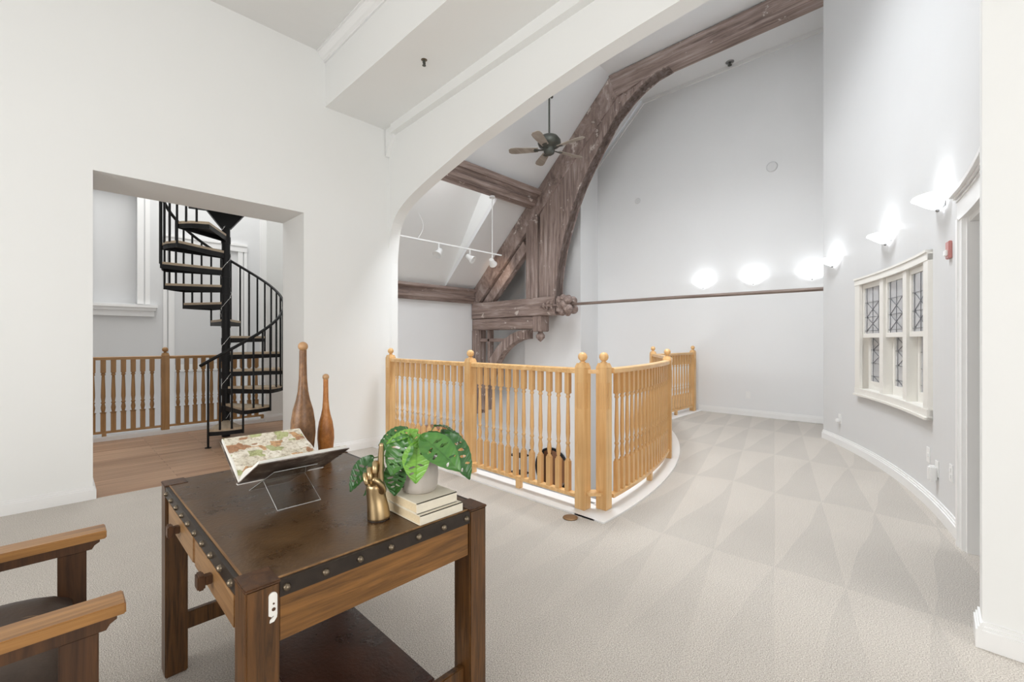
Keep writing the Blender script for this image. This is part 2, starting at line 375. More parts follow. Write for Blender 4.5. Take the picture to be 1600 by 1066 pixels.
# arch wall between the main room and the atrium
T = .14
arch = [(5.02, 2.30), (4.995, 2.50), (4.96, 2.66), (4.90, 2.78), (4.80, 2.88), (4.66, 2.955), (4.48, 3.02), (4.30, 3.07), (4.0, 3.145), (3.69, 3.21),
        (3.33, 3.285), (2.83, 3.355), (2.45, 3.405), (2.1, 3.44), (1.75, 3.468), (1.2, 3.49), (.6, 3.49), (.2, 3.44), (.0, 3.34), (-.1, 3.2), (-.138, 3.0)]
def smooth_poly(p, k=4):
    out = []
    for i in range(len(p)-1):
        a, b, c, d = p[max(i-1, 0)], p[i], p[i+1], p[min(i+2, len(p)-1)]
        for j in range(k):
            t = j/k; out.append(tuple(.5*((2*b[n])+(-a[n]+c[n])*t+(2*a[n]-5*b[n]+4*c[n]-d[n])*t*t+(-a[n]+3*b[n]-3*c[n]+d[n])*t**3) for n in (0, 1)))
    return out+[p[-1]]
arch = smooth_poly(arch)
m = MB()
def slab(y0, y1, z0a, z0b, z1):
    m.add([(ax(y0), y0, z0a), (ax(y1), y1, z0b), (ax(y1), y1, z1), (ax(y0), y0, z1),
           (ax(y0)+T, y0, z0a), (ax(y1)+T, y1, z0b), (ax(y1)+T, y1, z1), (ax(y0)+T, y0, z1)],
          [(0, 1, 2, 3), (7, 6, 5, 4), (0, 4, 5, 1), (3, 2, 6, 7), (0, 3, 7, 4), (1, 5, 6, 2)])
for (ya, za), (yb, zb) in zip(arch, arch[1:]): slab(ya, yb, za, zb, 6.3)
slab(5.64, 5.02, -.03, -.03, 6.3)
slab(-.14, -3.0, -.03, -.03, 6.3)
struct('wall_middle', m, WHITE)
# wall over and beyond the left wall, closing the atrium side of the hall
m = MB(); m.box(2.95, 3.075, 5.64, 9.6, -2.75, 6.3); struct('wall_back', m, WHITE)
m = MB(); m.box(3.13, 3.2, 1.9, 5.0, -2.75, -.05); m.box(3.2, 8.37, 1.0, 1.05, -2.75, -.05); struct('wall_lower', m, WHITE_COOL)
# rear and near walls behind the camera, each with an unseen glowing window added for light
def windowed(name, wn, horiz):
    m = MB(); f = MB(); p = MB()
    a0, a1, z0, z1 = (-.2, 3.4, .8, 3.0) if horiz else (-1.6, 2.0, .8, 3.0)
    lo, hi = (-3, 5.0) if horiz else (-3, 2.74)
    def B(mb, s0, s1, za, zb, t0=-3.15, t1=-3.0):
        if horiz: mb.box(t0, t1, s0, s1, za, zb)
        else: mb.box(s0, s1, t0, t1, za, zb)
    B(m, lo, a0, -.03, 4.6); B(m, a1, hi, -.03, 4.6); B(m, a0, a1, -.03, z0); B(m, a0, a1, z1, 4.6)
    struct(name, m, WHITE)
    for s in (a0, (a0+a1)/2-.03, a1-.06): B(f, s, s+.06, z0, z1, -3.12, -3.02)
    B(f, a0, a1, z0, z0+.06, -3.12, -3.02); B(f, a0, a1, z1-.06, z1, -3.12, -3.02)
    r = struct(wn, f, TRIM); B(p, a0, a1, z0, z1, -3.09, -3.08); struct('pane', p, WINL, r)
windowed('wall_rear', 'added_window_1', True); windowed('wall_near', 'added_window_2', False)
# ceiling of the main room, dropped box beam, frieze and crown moulding
m = MB(); m.box(-3.15, 3.0, -3.15, 5.64, 4.56, 4.7); struct('ceiling', m, CEIL)
m = MB()
m.add([(2.13, -3, 4.0), (2.13, 5.0, 3.96), (2.93, 5.0, 3.96), (2.76, -3, 4.0), (2.13, -3, 4.56), (2.13, 5.0, 4.56), (2.93, 5.0, 4.56), (2.76, -3, 4.56)],
      [(0, 1, 2, 3), (7, 6, 5, 4), (0, 4, 5, 1), (3, 2, 6, 7), (0, 3, 7, 4), (1, 5, 6, 2)])
struct('ceiling_beam', m, WHITE)
m = MB()
m.prism([(2.129, 4.455), (2.112, 4.455), (2.112, 4.475), (2.085, 4.490), (2.06, 4.52), (2.05, 4.545), (2.03, 4.545), (2.03, 4.559), (2.129, 4.559)], 'y', -3, 4.999)
struct('trim_1', m, TRIM)
m = MB()
def skew(y0, y1, x0, x1, z0, z1, mb):
    mb.add([(ax(y0)+x0, y0, z0), (ax(y1)+x0, y1, z0), (ax(y1)+x0, y1, z1), (ax(y0)+x0, y0, z1), (ax(y0)+x1, y0, z0), (ax(y1)+x1, y1, z0), (ax(y1)+x1, y1, z1), (ax(y0)+x1, y0, z1)],
           [(0, 1, 2, 3), (7, 6, 5, 4), (0, 4, 5, 1), (3, 2, 6, 7), (0, 3, 7, 4), (1, 5, 6, 2)])
skew(-3, 4.83, -.075, .0, 3.86, 3.985, m)
m.prism([(4.83, 3.985), (4.83, 3.86), (4.93, 3.70), (4.97, 3.62), (4.99, 3.62), (4.99, 3.985)], 'x', 2.885, 2.935)
struct('trim_2', m, WHITE)
# baseboards: stepped profile
def baseb(name, segs):
    m = MB()
    for (p, q, nx, ny) in segs:
        for (t, z0, z1) in ((.020, 0, .078), (.014, .078, .092), (.008, .092, .108)):
            m.add([(p[0], p[1], z0), (q[0], q[1], z0), (q[0]+nx*t, q[1]+ny*t, z0), (p[0]+nx*t, p[1]+ny*t, z0), (p[0], p[1], z1), (q[0], q[1], z1), (q[0]+nx*t, q[1]+ny*t, z1), (p[0]+nx*t, p[1]+ny*t, z1)],
                  [(0, 1, 2, 3), (7, 6, 5, 4), (0, 4, 5, 1), (3, 2, 6, 7), (0, 3, 7, 4), (1, 5, 6, 2)])
    return struct(name, m, TRIM)
baseb('baseboard_left', [((-3, 5.0), (.216, 5.0), 0, -1), ((.216, 5.0-.02), (.216, 5.64), 1, 0), ((1.895, 5.0), (2.94, 5.0), 0, -1), ((1.895, 5.64), (1.895, 4.98), -1, 0)])
baseb('baseboard_right', [((ax(-.14), -.14), (ax(-3), -3), -1, 0), ((ax(-.14)-.02, -.14), (ax(-.14)+T, -.14), 0, 1)])

# ------------------------------------------------------------ setting: hall and stairwell
m = MB()
HY = 9.3
m.box(-3, .40, HY, HY+.3, -2.75, 6); m.box(.40, .92, HY, HY+.3, -2.75, 1.9); m.box(.92, 3.13, HY, HY+.3, -2.75, 6)
m.box(.40, .92, HY+.18, HY+.3, 1.9, 3.85); m.box(.40, .92, HY, HY+.3, 3.85, 6)
m.box(-.4, .40, HY-.002, HY, 1.9, 3.85)
struct('wall_stairwell', m, GREYW)
m = MB(); m.box(-3.15, -3, 5.64, 9.6, -2.75, 6); m.box(-3, 3.13, 5.64, 5.7, 4.6, 6); struct('wall_hall', m, WHITE)
m = MB(); m.box(-3.15, 3.2, 5.6, 9.6, 6, 6.15); struct('ceiling_hall', m, CEIL)
m = MB(); m.box(2.36, 2.95, 7.75, 8.1, -2.75, 6); struct('wall_corner', m, WHITE)
baseb('baseboard_hall', [((2.36, 7.75), (2.95, 7.75), 0, -1), ((2.36, 8.1), (2.36, 7.73), -1, 0)])
m = MB()   # recess casing, sill with moulding, pilasters and door casing on the stairwell wall
m.box(.92, 1.0, HY-.03, HY, 1.9, 3.95); m.box(1.02, 1.08, HY-.015, HY, 1.9, 3.95); m.box(-.45, 1.08, HY-.03, HY, 3.85, 3.95)
struct('trim_3', m, TRIM)
m = MB()
m.box(-.5, 1.17, HY-.12, HY, 1.84, 1.88); m.box(-.5, 1.15, HY-.09, HY, 1.79, 1.84); m.box(-.5, 1.13, HY-.05, HY, 1.70, 1.79); struct('trim_4', m, TRIM)
m = MB()
for x0, x1 in ((1.25, 1.30), (1.32, 1.40), (2.34, 2.42), (2.44, 2.49)): m.box(x0, x1, HY-.03, HY, -2.7, 3.0 if x0 > 2 else 2.98)
m.box(1.25, 2.49, HY-.04, HY, 2.95, 3.05); m.box(1.25, 2.49, HY-.055, HY, 3.05, 3.09); m.box(1.40, 2.34, HY-.012, HY, .78, .90)
struct('trim_5', m, TRIM)
m = MB(); m.box(-3, 2.36, 7.78, 7.95, -.03, .05); m.box(-3, 2.36, 7.93, 7.96, -.5, .05); struct('trim_6', m, TRIM)

# ------------------------------------------------------------ setting: atrium
GX = 8.37
m = MB(); m.box(GX, GX+.15, -1.2, 5.42, -2.75, 6.4); struct('wall_far', m, WHITE_COOL)
m = MB(); m.box(7.72, GX+.15, 5.42, 7.02, -2.75, 6.4); m.box(8.05, GX+.15, 7.02, 8.4, -2.75, 6.4)
struct('wall_side', m, WHITE_COOL)
m = MB(); m.box(3.075, 8.2, 8.22, 8.4, -2.75, 2.53); struct('wall_outer', m, WHITE_COOL)
m = MB(); m.box(2.87, GX+.15, -1.2, 1.6, 6.22, 6.35); m.box(2.87, 3.2, 1.6, 3.6, 6.22, 6.35); m.box(4.9, GX+.15, 1.6, 3.6, 6.22, 6.35); m.box(2.87, GX+.15, 3.6, 4.36, 6.22, 6.35)
struct('ceiling_atrium', m, WHITE_COOL)
m = MB()
def sl(y): return 6.22-(y-4.33)*.952
S0, S1, SHX = 4.33, 8.24, 6.26
def slope(x0, x1, ya, yb, mb): mb.prism([(ya, sl(ya)), (yb, sl(yb)), (yb, sl(yb)+.14), (ya, sl(ya)+.14)], 'x', x0, x1)
slope(2.9, 8.3, S0, 6.2, m); slope(SHX, 8.3, 6.2, S1, m); slope(2.9, 3.35, 6.2, S1, m)
struct('ceiling_slope', m, WHITE_COOL)
m = MB()   # skylight shaft cut into the slope
m.prism([(S1, sl(S1)), (S1+.1, sl(S1)), (6.62, 5.05), (6.52, 5.05)], 'x', 3.35, SHX)
m.prism([(6.14, sl(6.14)+.01), (6.2, sl(6.2)+.01), (6.2, 5.2), (6.14, 5.2)], 'x', 3.35, SHX)
m.prism([(6.2, sl(6.2)+.135), (8.1, sl(8.1)+.135), (6.6, 5.05), (6.2, 5.2)], 'x', SHX, SHX+.08)
m.prism([(6.12, sl(6.12)), (S1, sl(S1)), (6.6, 5.05), (6.12, 5.2)], 'x', 3.27, 3.35)
struct('wall_shaft', m, WHITE)
def skyl(name, x0, x1, y0, y1, z):
    f = MB()
    for (a, b, c, d) in ((x0, x0+.06, y0, y1), (x1-.06, x1, y0, y1), (x0, x1, y0, y0+.06), (x0, x1, y1-.06, y1), ((x0+x1)/2-.02, (x0+x1)/2+.02, y0, y1)): f.box(a, b, c, d, z, z+.05)
    r = struct(name, f, TRIM); p = MB(); p.box(x0, x1, y0, y1, z+.06, z+.07); struct('pane', p, SKYG, r)
skyl('added_window_3', 3.2, 4.9, 1.6, 3.6, 6.5); skyl('window_4', 3.36, 6.24, 6.2, 6.75, 5.12)  # first one is added out of view to light the atrium
m = MB()
m.box(3.14, 3.2, 1.54, 3.66, 6.35, 6.6); m.box(4.9, 4.96, 1.54, 3.66, 6.35, 6.6); m.box(3.2, 4.9, 1.54, 1.6, 6.35, 6.6); m.box(3.2, 4.9, 3.6, 3.66, 6.35, 6.6)
struct('trim_7', m, WHITE)  # curb around the added atrium skylight
m = MB(); m.prism([(1.0, 6.22), (4.33, 6.22), (5.42, sl(5.42)), (5.42, sl(5.42)-.07), (4.305, 6.155), (1.0, 6.155)], 'x', GX-.03, GX); struct('trim_8', m, TRIM)
baseb('baseboard_far', [((GX, -1), (GX, 3.2), -1, 0)])

# curved right wall with the window opening and the door opening
WA0, WA1, WZ0, WZ1 = -75.5, -63.6, .735, 1.96
AE, AD = -57.0, -81.6
m = MB()
m.arc(8.2, 8.36, WA1, AE, -.03, 6.3); m.arc(8.2, 8.36, AD, WA0, -.03, 6.3)
m.arc(8.2, 8.36, WA0, WA1, -.03, WZ0); m.arc(8.2, 8.36, WA0, WA1, WZ1, 6.3)
m.arc(8.2, 8.36, -88.2, AD, 2.06, 6.3); m.arc(8.2, 8.36, -89.4, -88.2, -.03, 6.3)
struct('wall_right', m, GREYW)
m = MB(); m.arc(9.6, 9.7, -90, -57.2, -.03, 3.2, 20); m.arc(8.36, 9.7, -90, -57.2, 3.1, 3.2, 20); m.arc(8.36, 9.7, AD+.0, AD+.4, -.03, 3.1, 1); m.arc(8.36, 9.7, -57.6, -57.2, -.03, 3.1, 1)
struct('wall_passage', m, plain('passage_paint', srgb(206, 200, 196), .7))
m = MB()
for (t, z0, z1) in ((.022, 0, .078), (.015, .078, .094), (.009, .094, .112)): m.arc(8.2-t, 8.2, AD+.7, AE, z0, z1, 30)
struct('baseboard_curved', m, TRIM)
m = MB()   # door casing and header
m.arc(8.17, 8.2, AD, AD+.62, 0, 2.07, 1); m.arc(8.16, 8.2, AD+.42, AD+.68, 0, 2.07, 1); m.arc(8.19, 8.5, AD-.18, AD, 0, 2.06, 1)
m.arc(8.165, 8.2, -88.2, AD+.62, 2.06, 2.20, 8); m.arc(8.16, 8.2, -88.4, AD+.7, 2.18, 2.195, 8)
m.arc(8.15, 8.2, -88.6, AD+.75, 2.20, 2.215, 8); m.arc(8.13, 8.2, -88.8, AD+.85, 2.215, 2.24, 8)
m.arc(8.2, 8.5, -88.2, AD, 2.03, 2.06, 8)
d = struct('door_1', m, TRIM)

# ------------------------------------------------------------ leaded sash window on the curved wall
def window_curved():
    m = MB(); c0, c1 = WA0, WA1
    # casing around the opening (proud of the wall) and lining
    m.arc(8.17, 8.2, c0-.35, c0+.45, WZ0-.02, WZ1+.02, 1); m.arc(8.17, 8.2, c1-.45, c1+.35, WZ0-.02, WZ1+.02, 1)
    m.arc(8.165, 8.2, c0-.35, c1+.35, WZ1-.03, WZ1+.05); m.arc(8.155, 8.2, c0-.35, c1+.35, WZ1+.03, WZ1+.05)
    m.arc(8.165, 8.2, c0-.35, c1+.35, WZ0-.05, WZ0+.03); m.arc(8.15, 8.2, c0-.35, c1+.35, WZ0-.05, WZ0-.03)
    m.arc(8.2, 8.36, c0, c0+.12, WZ0, WZ1, 1); m.arc(8.2, 8.36, c1-.12, c1, WZ0, WZ1, 1); m.arc(8.2, 8.36, c0, c1, WZ1-.02, WZ1); m.arc(8.2, 8.36, c0, c1, WZ0, WZ0+.03)
    r = struct('window_5', m, TRIMC)
    wA = (c1-c0)/3
    for k in (1, 2):
        q = MB(); a = c0+wA*k; q.arc(8.185, 8.36, a-.32, a+.32, WZ0, WZ1, 1); struct('mullion', q, TRIMC, r)
    for k in range(3):
        a0 = c0+wA*k+.36; a1 = c0+wA*(k+1)-.36; mid = (WZ0+WZ1)/2
        for (ra, rb, za, zb, nm) in ((8.205, 8.235, mid-.01, WZ1-.03, 'upper_sash'), (8.262, 8.292, WZ0+.03, mid+.04, 'lower_sash')):
            q = MB(); e = .30
            q.arc(ra, rb, a0, a0+e, za, zb, 1); q.arc(ra, rb, a1-e, a1, za, zb, 1); q.arc(ra, rb, a0, a1, zb-.05, zb, 4); q.arc(ra, rb, a0, a1, za, za+(.045 if 'up' in nm else .09), 4)
            s = struct(nm, q, TRIMC, r); zl = za+(.045 if 'up' in nm else .09); zh = zb-.05
            g = MB(); g.arc((ra+rb)/2-.003, (ra+rb)/2+.003, a0+e, a1-e, zl, zh, 3); struct('pane', g, PANE, s)
            l = MB(); rr = (ra+rb)/2-.006; am = (a0+a1)/2; b0, b1 = a0+e, a1-e; H = zh-zl
            def P(a, z): x, y = pol(rr, a); return (x, y, z)
            R = .0022
            zr = [zl+H*f for f in (.06, .36, .68, .98)] if 'up' in nm else [zl+H*f for f in (.12, .42, .72, .98)]
            for z in zr[:3]: l.tube([P(b0, z), P(b1, z)], R, 5)
            l.tube([P(am, zl), P(am, zh)], R, 5); ins = (b1-b0)*.12
            l.tube([P(b0+ins, zl), P(b0+ins, zh)], R, 5); l.tube([P(b1-ins, zl), P(b1-ins, zh)], R, 5)
            for za_, zb_ in ((zr[0], zr[1]), (zr[1], zr[2])) if 'up' in nm else ((zr[1], zr[2]), (zr[2], zr[3])):
                l.tube([P(b0+ins, za_), P(b1-ins, zb_)], R, 5); l.tube([P(b1-ins, za_), P(b0+ins, zb_)], R, 5)
            if 'low' in nm:
                l.tube([P(b0+ins, zr[0]), P(am, zl)], R, 5); l.tube([P(b1-ins, zr[0]), P(am, zl)], R, 5)
            struct('lead_lattice', l, LEAD, s)
window_curved()
for a in (-66, -74):  # added point lights brighten the passage behind the glass, no fitting modelled
    l = bpy.data.lights.new('passage_fill', 'POINT'); l.energy = 26; l.shadow_soft_size = .12; l.color = (1, .97, .94)
    o = bpy.data.objects.new('passage_fill', l); COL.objects.link(o); x, y = pol(9.0, a); o.location = (x, y, 2.8)

# ------------------------------------------------------------ ledge round the floor opening
m = MB(); m.box(2.70, 2.95, 1.78, 5.0, -.04, .012); m.box(2.93, 2.95, 1.95, 5.0, -.45, 0); m.box(2.95, 3.13, 1.95, 5.0, -.45, -.40)
m.arc(6.03, 6.275, aD-.1, aF, -.04, .012, 40); m.arc(6.03, 6.05, aD, aF, -.45, 0, 40)
m.prism([(2.70, 1.70), (2.97, 1.70), (2.97, 1.95), (2.70, 1.95)], 'z', -.04, .0115)
m.prism([(6.75, 3.14), (8.37, 3.14), (8.37, 3.38), (6.68, 3.38)], 'z', -.04, .012); m.box(6.68, 8.37, 3.36, 3.38, -.45, 0)
struct('trim_9', m, TRIM)

# ------------------------------------------------------------ balustrades
def newel_mb(h=1.13, s=.045):
    m = MB(); m.bevbox(-s, s, -s, s, .012, h-.035, .003)
    b = s-.012
    m.add([(-s, -s, h-.035), (s, -s, h-.035), (s, s, h-.035), (-s, s, h-.035), (-b, -b, h), (b, -b, h), (b, b, h), (-b, b, h)], [(0, 1, 5, 4), (1, 2, 6, 5), (2, 3, 7, 6), (3, 0, 4, 7), (4, 5, 6, 7)])
    for q in (-.02, 0, .02):   # reeded bands near the top of the shaft
        for sx in (1, -1): m.box(q-.005, q+.005, sx*s-.003, sx*s+.003, h-.35, h-.15); m.box(sx*s-.003, sx*s+.003, q-.005, q+.005, h-.35, h-.15)
    return m
def finial_mb(h=1.13, r=.036):
    prof = [(.024, h), (.026, h+.006), (.016, h+.012), (.015, h+.018)]
    for i in range(2, 15): a = PI*i/14; prof.append((math.sin(a)*r+1e-5, h+.012+r-math.cos(a)*r))
    return MB().lathe(prof, n=18)
def baluster_mb(z0=.115, z1=1.05, s=.0195, g=1.1):
    m = MB(); m.box(-s, s, -s, s, z0, z0+.235); m.box(-s, s, -s, s, z1-.165, z1)
    a, b = z0+.235, z1-.165; L = b-a
    prof = [(s*.95, a), (s*1.0, a+.008), (.010, a+.022), (.013, a+.03), (.0175, a+.075), (.0135, a+.11), (.011, a+.125), (.0165, a+.135), (.0165, a+.145), (.0115, a+.153),
            (.0165, a+.22), (.0155, a+.30), (.0115, b-.06), (.0105, b-.04), (.0165, b-.032), (.0165, b-.022), (.0115, b-.014), (s, b)]
    m.lathe([(r_*(g if i not in (0, len(prof)-1) else 1), z_) for i, (r_, z_) in enumerate(prof)], n=10); return m
NEW, FIN, BAL, BALH = newel_mb(), finial_mb(), baluster_mb(), baluster_mb(s=.026, g=1.45)
def rotate_mb(src, rz):
    o = MB(); M = Matrix.Rotation(rz, 4, 'Z'); o.v = [M @ q for q in src.v]; o.f = list(src.f); o.sm = list(src.sm); return o
def balustrade(root, newels, runs, mats, short=()):
    matz, matx = mats; base = root.location
    n0 = None; b0 = None
    for (x, y, rz) in newels:
        if n0 is None: n = obj('newel_post', NEW, matz, root); f = obj('ball_finial', FIN, matz, n); n0 = (n, f)
        else:
            n = n0[0].copy(); COL.objects.link(n); n.parent = root; f = n0[1].copy(); COL.objects.link(f); f.parent = n
        n.location = (x-base.x, y-base.y, 0); n.rotation_euler = (0, 0, rz)
    for pts, nb, inset in runs:      # pts: function t->(x,y)
        K = 24; path = [pts(i/K) for i in range(K+1)]
        for nm, w_, za, zb in (('handrail', .032, 1.05, 1.092), ('bottom_rail', .027, .088, .115)):
            m = MB(); L = []; Rr = []
            for i, p in enumerate(path):
                q0 = path[max(i-1, 0)]; q1 = path[min(i+1, K)]; t = Vector((q1[0]-q0[0], q1[1]-q0[1])).normalized(); nn = Vector((-t.y, t.x))
                L.append(Vector(p)+nn*w_); Rr.append(Vector(p)-nn*w_)
            vs = []
            c = .008 if nm == 'handrail' else .003
            for l, r in zip(L, Rr):
                d = (r-l).normalized()
                for q, z in ((l, za), (l, zb-c), (l+d*c*1.2, zb), (r-d*c*1.2, zb), (r, zb-c), (r, za)): vs.append((q.x, q.y, z))
            fs = [(0, 1, 2, 3, 4, 5), tuple(K*6+k for k in (5, 4, 3, 2, 1, 0))]
            for i in range(K):
                for k in range(6): fs.append((i*6+k, (i+1)*6+k, (i+1)*6+(k+1) % 6, i*6+(k+1) % 6))
            m.add(vs, fs); obj(nm, m, matx, root, world=True)
        for k in range(nb):
            t = (k+1)/(nb+1); x, y = pts(t); x2, y2 = pts(min(1, t+.01)); ang = math.atan2(y2-y, x2-x)
            if b0 is None: o = obj('baluster', BALH if matz is OAKD else BAL, matz, root); b0 = o
            else: o = b0.copy(); COL.objects.link(o); o.parent = root
            o.location = (x-base.x, y-base.y, 0); o.rotation_euler = (0, 0, ang)
    for (x, y, rz) in short:
        m = MB(); m.box(-.022, .022, -.022, .022, .012, .09); o = obj('support_block', m, matz, root); o.location = (x-base.x, y-base.y, 0); o.rotation_euler = (0, 0, rz)
line = lambda a, b: (lambda t: (a[0]+(b[0]-a[0])*t, a[1]+(b[1]-a[1])*t))
r1 = thing('balustrade', 'straight honey oak balustrade with turned balusters under the arch', 'railing', (2.83, 3.3, 0))
xa = 2.845
balustrade(r1, [(xa, 4.80, 0), (xa-.01, 3.30, 0), (2.825, 1.965, 0)], [(line((xa, 4.755), (xa-.01, 3.345)), 12, 0), (line((xa-.01, 3.255), (2.825, 2.01)), 12, 0)], (OAK, OAKX),
           short=[(2.83, 2.64, 0), (2.84, 4.05, 0)])
r2 = thing('curved_balustrade', 'curved honey oak balustrade bowing round the floor opening towards the far wall', 'railing', (4.6, 2.05, 0))
arcp = lambda a0, a1, r=6.16: (lambda t: pol(r, a0+(a1-a0)*t))
aDn = -87.85
balustrade(r2, [(2.935, 1.845, math.radians(2)), (*pol(6.16, -71.0), math.radians(19)), (*pol(6.16, -49.2), math.radians(41)), (8.20, 3.25, 0)],
           [(arcp(aDn+.55, -71.4), 17, 0), (arcp(-70.6, -49.6), 21, 0), (line((6.77, 3.28), (8.16, 3.25)), 12, 0)], (OAK, OAKX), short=[(*pol(6.16, -79.5), math.radians(10)), (*pol(6.16, -60), math.radians(30)), (7.5, 3.265, 0)])
m = MB(); M = Matrix.Translation((2.88, 1.905, 0)) @ Matrix.Rotation(math.radians(-47), 4, 'Z')
m.box(-.05, .05, -.025, .025, 1.05, 1.078, M); obj('linking_rail', m, OAKX, r2, world=True)
m = MB(); m.prism([(-.085, -.01), (-.045, -.05), (.045, -.05), (.085, -.01), (.04, .03), (-.04, .03)], 'z', .125, .15)
for i, q in enumerate(m.v): m.v[i] = Matrix.Translation((2.868, 1.892, 0)) @ Matrix.Rotation(math.radians(-47), 4, 'Z') @ q
obj('linking_shelf', m, OAKX, r2, world=True)
r3 = thing('hall_balustrade', 'darker oak balustrade along the hall stairwell behind the spiral stair', 'railing', (1.08, 7.85, 0))
balustrade(r3, [(1.08, 7.85, 0), (-.9, 7.85, 0)], [(line((-.86, 7.85), (1.035, 7.85)), 18, 0), (line((1.125, 7.85), (2.34, 7.85)), 11, 0)], (OAKD, OAKDX), short=[(.445, 7.85, 0), (1.75, 7.85, 0), (2.33, 7.85, 0)])

# ------------------------------------------------------------ spiral stair
SX, SY, SR = 1.62, 6.99, .69
front = math.atan2(-SY, -SX)
r = thing('spiral_staircase', 'black metal spiral staircase with pale wood treads in the hall', 'staircase', (SX, SY, 0))
c = MB(); c.lathe([(.05, -.004), (.05, 3.12)], n=20)
for k in range(13): z = .23*k; c.lathe([(.056, z+.10), (.056, z+.19)], n=20)
obj('column', c, BLACK, r)
def pt(a, rad, z): return Vector((rad*math.cos(a), rad*math.sin(a), z))
tr0 = bo0 = None
for k in range(12):
    z = -.02+.23*(k+1); a = front+math.radians(30*k)
    if tr0 is None:
        h = math.radians(15.5); hi = math.radians(34); R0, R1 = .052, SR
        def wedge(mb, z0, z1, R1, e=0):
            p = [pt(-hi, R0, 0), pt(-h+e, R1, 0), pt(-h/2, R1*1.012, 0), pt(0, R1*1.018, 0), pt(h/2, R1*1.012, 0), pt(h-e, R1, 0), pt(hi, R0, 0)]
            mb.prism([(q.x, q.y) for q in p], 'z', z0, z1)
        t = MB(); wedge(t, -.026, -.02, SR)
        for s_ in (-1, 1):
            A = pt(s_*hi, R0, 0); B = pt(s_*h, SR, 0); d = (B-A).normalized(); nn = Vector((-d.y, d.x, 0))*.004
            t.add([A-nn+Vector((0, 0, -.085)), B-nn+Vector((0, 0, -.07)), B+nn+Vector((0, 0, -.07)), A+nn+Vector((0, 0, -.085)), A-nn+Vector((0, 0, -.02)), B-nn+Vector((0, 0, -.02)), B+nn+Vector((0, 0, -.02)), A+nn+Vector((0, 0, -.02))],
                  [(0, 3, 2, 1), (4, 5, 6, 7), (0, 1, 5, 4), (1, 2, 6, 5), (2, 3, 7, 6), (3, 0, 4, 7)])
        for i in range(4):
            a0_, a1_ = -h+2*h*i/4, -h+2*h*(i+1)/4; A, B = pt(a0_, SR+.004, 0), pt(a1_, SR+.004, 0); A2, B2 = pt(a0_, SR-.004, 0), pt(a1_, SR-.004, 0)
            t.prism([(A.x, A.y), (B.x, B.y), (B2.x, B2.y), (A2.x, A2.y)], 'z', -.07, -.02)
        tr0 = obj('tread', t, BLACK, r); q = MB(); wedge(q, -.019, .012, SR+.002, .0); bo0 = obj('tread_board', q, TREADW, tr0)
        tr, bo = tr0, bo0
    else:
        tr = tr0.copy(); COL.objects.link(tr); tr.parent = r; bo = bo0.copy(); COL.objects.link(bo); bo.parent = tr
    tr.location = (0, 0, z); tr.rotation_euler = (0, 0, a)
def railz(a): return 1.05+.23*(a-front+math.radians(15))/math.radians(30)
for k in range(12):
    z = -.02+.23*(k+1)
    for j, da in enumerate((-15, -5, 5)):
        a = front+math.radians(30*k+da); b = MB(); zt = railz(a); zb = z-.07 if j == 0 else z
        if k == 0 and j == 0: zb = 0; b.lathe([(.035, 0), (.035, .006)], pt(a, SR+.012, 0), 12)
        if j == 0 and k > 0: zb = z-.30
        b.tube([pt(a, SR+.012, zb), pt(a, SR+.012, zt)], .0125, 8)
        o = obj('baluster', b, BLACK, r)
for j in range(3):
    a = front+math.radians(345+j*10+0); 
hb = MB(); pth = [pt(front+math.radians(-22+d), SR+.012, railz(front+math.radians(-22+d))) for d in range(0, 371, 5)]
hb.tube(pth, .019, 10); obj('handrail', hb, BLACK, r)
gm = MB(); g1, g2 = front-PI/2, front+PI/2
for t_ in (-.004,):
    u_ = Vector((math.cos(front+PI/2), math.sin(front+PI/2), 0)); f_ = Vector((math.cos(front), math.sin(front), 0))
    for off in (.05,):
        P0 = [u_*-.05, u_*.05]
        a_, b_, c_, d_ = u_*-.06+Vector((0, 0, 2.84)), u_*.06+Vector((0, 0, 2.84)), u_*.24+Vector((0, 0, 3.08)), u_*-.24+Vector((0, 0, 3.08))
        gm.add([p+f_*.055 for p in (a_, b_, c_, d_)]+[p-f_*.06 for p in (a_, b_, c_, d_)], [(0, 1, 2, 3), (7, 6, 5, 4), (0, 4, 5, 1), (1, 5, 6, 2), (2, 6, 7, 3), (3, 7, 4, 0)])
obj('bracket', gm, BLACK, r)
pm = MB(); M = Matrix.Rotation(front, 4, 'Z'); pm.box(-.15, .72, -.42, .36, 3.08, 3.13, M); obj('landing', pm, BLACK, r)
sl_ = MB(); pts = []
for i in range(150):
    a = front+i*.21; pts.append(Vector((SX, SY, 0))+pt(a, .062+.006*math.sin(i*1.7), .25+i*.0175))
sl_.tube(pts, .0022, 5)
for i in range(4, 150, 9): sl_.sphere(pts[i], .007, 6)
tag(obj('string_lights', sl_, PLASTIC), 'thin wire of tiny clear bulbs wound round the spiral stair column', 'string lights')

# ------------------------------------------------------------ timber truss and purlins (truss stands in the plane X 7.1 to 7.4)
tr = thing('roof_truss', 'weathered brown timber roof truss with curved brace and carved bracket', 'roof truss', (7.25, 8.1, -.46))
X0, X1 = 7.10, 7.36
def piece(name, poly, mat, x0=X0, x1=X1, parent=tr, bev=.012):
    m = MB(); m.prism(poly, 'x', x0, x1); return obj(name, m, mat, parent, world=True, bevel=bev)
